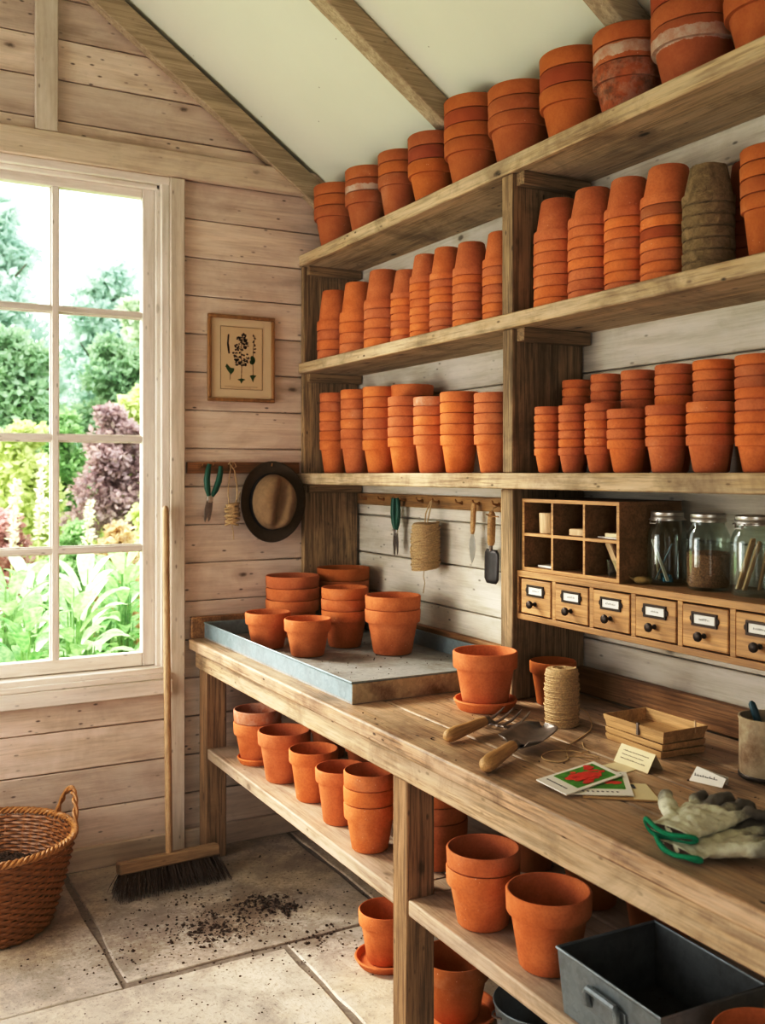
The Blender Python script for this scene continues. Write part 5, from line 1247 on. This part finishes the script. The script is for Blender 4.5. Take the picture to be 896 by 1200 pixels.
def plume(x, y, h, label):
    t = thing('plume_grass', label, 'grass plant', (x, y, G0), 0, 'pale plume grasses'); rr = random.Random(int(abs(x*100)+h*50))
    MB().tube([(0, 0, 0), (.02, 0, h*.5), (.05, .0, h*.97)], [.008, .006, .003], 6).build('stalk', M['lf_lime'], t)
    mb = MB()
    for _ in range(230):
        u = rr.random(); z = h*(.60+.40*u); r_ = .045*math.sin(PI*min(1, u*.92+.08))**.7
        a = rr.uniform(0, 2*PI); leaf(mb, Vector((.03+.03*u+r_*math.cos(a)*rr.random(), r_*math.sin(a)*rr.random(), z)), .022, rr, 2.4)
    mb.build('plume_head', M['plume'], t, smooth=0)
    mb = MB()
    for _ in range(26):
        a = rr.uniform(0, 2*PI); L = rr.uniform(.3, .55)*h; w_ = .008; p = [Vector((math.cos(a)*L*.5*v*v*1.3, math.sin(a)*L*.5*v*v*1.3, L*(v-.35*v*v)*1.2)) for v in (0, .33, .66, 1)]
        n = Vector((-math.sin(a), math.cos(a), 0))*w_
        mb.add([q-n for q in p]+[q+n for q in p], [(0,1,5,4), (1,2,6,5), (2,3,7,6)])
    mb.build('blades', M['lf_mid'], t, smooth=0)
for i, (x, y, h) in enumerate([(-.74, 5.25, 1.62), (-.56, 5.0, 1.80), (-.40, 5.3, 1.66), (-.13, 5.1, 1.42)]):
    plume(x, y, h, f'pale feathery plume grass, {ordn(i)} in the row beyond the window')
def leafy(x, y, h, n, L, W, m, label, group, spread=.7, stem=False):
    t = thing('leafy_plant', label, 'garden plant', (x, y, G0), rg.uniform(0, 6), group); rr = random.Random(int(abs(x*311+y*97)*10)); mb = MB(); sb = MB()
    for i in range(n):
        a = i*2.399+rr.uniform(-.3, .3); u = (i+.5)/n
        r0 = .03+.10*u*spread; base = Vector((r0*math.cos(a), r0*math.sin(a), h*(.12+.72*(1-u)) if stem else h*.15*rr.random()))
        l = L*rr.uniform(.75, 1.2); wd = W*rr.uniform(.8, 1.2); up = (.45+.5*(1-u)) if stem else (.95-.6*u)*h/L*.9
        out = Vector((math.cos(a), math.sin(a), 0)); sd = Vector((-math.sin(a), math.cos(a), 0)); pts = []
        for k in range(7):
            v = k/6; pts.append(base+out*l*v*(.55+.5*u)+Vector((0, 0, l*(up*v-(.75*u+.35)*v*v*.9))))
        o_ = len(mb.v)
        for k, p in enumerate(pts):
            ww = wd*math.sin(PI*min(.98, .06+k/6*.94))**.8*.5
            mb.v += [tuple(p-sd*ww+Vector((0, 0, ww*.35))), tuple(p), tuple(p+sd*ww+Vector((0, 0, ww*.35)))]
        for k in range(6):
            b_ = o_+k*3; mb.f += [(b_, b_+1, b_+4, b_+3), (b_+1, b_+2, b_+5, b_+4)]
        sb.tube([(0, 0, 0), tuple(base*.7), tuple(base)], [.006, .005, .004], 5)
    if stem: sb.tube([(0, 0, 0), (.01, .01, h*.9)], [.009, .004], 6)
    mb.build('leaves', M[m], t, smooth=60); sb.build('stalks', M['lf_mid'], t); return t
LG = 'leafy plants in the bed beneath the window'
spots = [(-.66, 1.15, .92, 22, .34, .085, 'lf_lily', 0), (-.95, 1.45, 1.18, 34, .30, .09, 'lf_mid', 1), (-1.2, 1.35, 1.05, 34, .28, .09, 'lf_lily', 1), (-1.5, 1.2, 1.0, 30, .28, .09, 'lf_mid', 1), (-.30, 1.6, 1.15, 36, .32, .08, 'lf_lily', 1), (-.75, 2.1, 1.22, 40, .32, .10, 'lf_pale', 1), (-.42, 2.5, 1.28, 40, .32, .10, 'lf_lily', 1), (-.15, 2.3, 1.1, 34, .32, .09, 'lf_mid', 1), (-1.15, 2.3, 1.2, 40, .32, .10, 'lf_mid', 1), (-.9, 3.1, 1.15, 40, .3, .10, 'lf_pale', 1), (-.35, 3.3, 1.15, 40, .3, .10, 'lf_lily', 1), (.05, 3.1, 1.25, 40, .34, .10, 'lf_mid', 1), (.35, 3.7, 1.1, 40, .3, .1, 'lf_pale', 1), (-1.6, 2.6, 1.1, 36, .3, .1, 'lf_lily', 1), (-.58, .95, .80, 16, .32, .11, 'lf_lime', 0), (-.85, .95, .80, 22, .28, .10, 'lf_mid', 1), (-1.35, .85, .8, 22, .28, .1, 'lf_lily', 1), (.0, 4.1, 1.0, 40, .28, .09, 'lf_lily', 1), (-.75, 4.0, 1.05, 40, .28, .09, 'lf_mid', 1)]
wordz = ['broad strap-leaved', 'fresh green']
for i, (x, y, h, n, L, W, m, st) in enumerate(spots):
    col_ = {'lf_lily': 'bright green', 'lf_mid': 'mid green', 'lf_pale': 'pale green', 'lf_lime': 'lime green'}[m]
    row_ = 'close under the window' if y < 1.3 else 'in the second row of the bed' if y < 2 else 'in the middle of the bed' if y < 2.8 else 'at the back of the bed'
    side_ = 'far left' if x < -1.3 else 'left' if x < -.8 else 'centre left' if x < -.5 else 'centre right' if x < -.2 else 'right'
    leafy(x, y, h, n, L, W, m, f'{col_} {"upright leafy" if st else "broad strap-leaved"} plant {row_}, {side_}', LG, .7, bool(st))
tree('garden_tree', 5.2, 14.2, 6.4, 1.5, 'lf_pale', 'pale green tree beyond the right side of the window', 'tree', 4000, .13, 12, TG)
tree('garden_tree', 4.0, 10.6, 4.2, 1.15, 'lf_dark', 'dark bushy tree beyond the right side of the window', 'tree', 4000, .11, 12, TG, .1)
shrub(2.35, 6.6, 2.2, .62, 'lf_mid', 'green shrub standing right of the copper shrub')
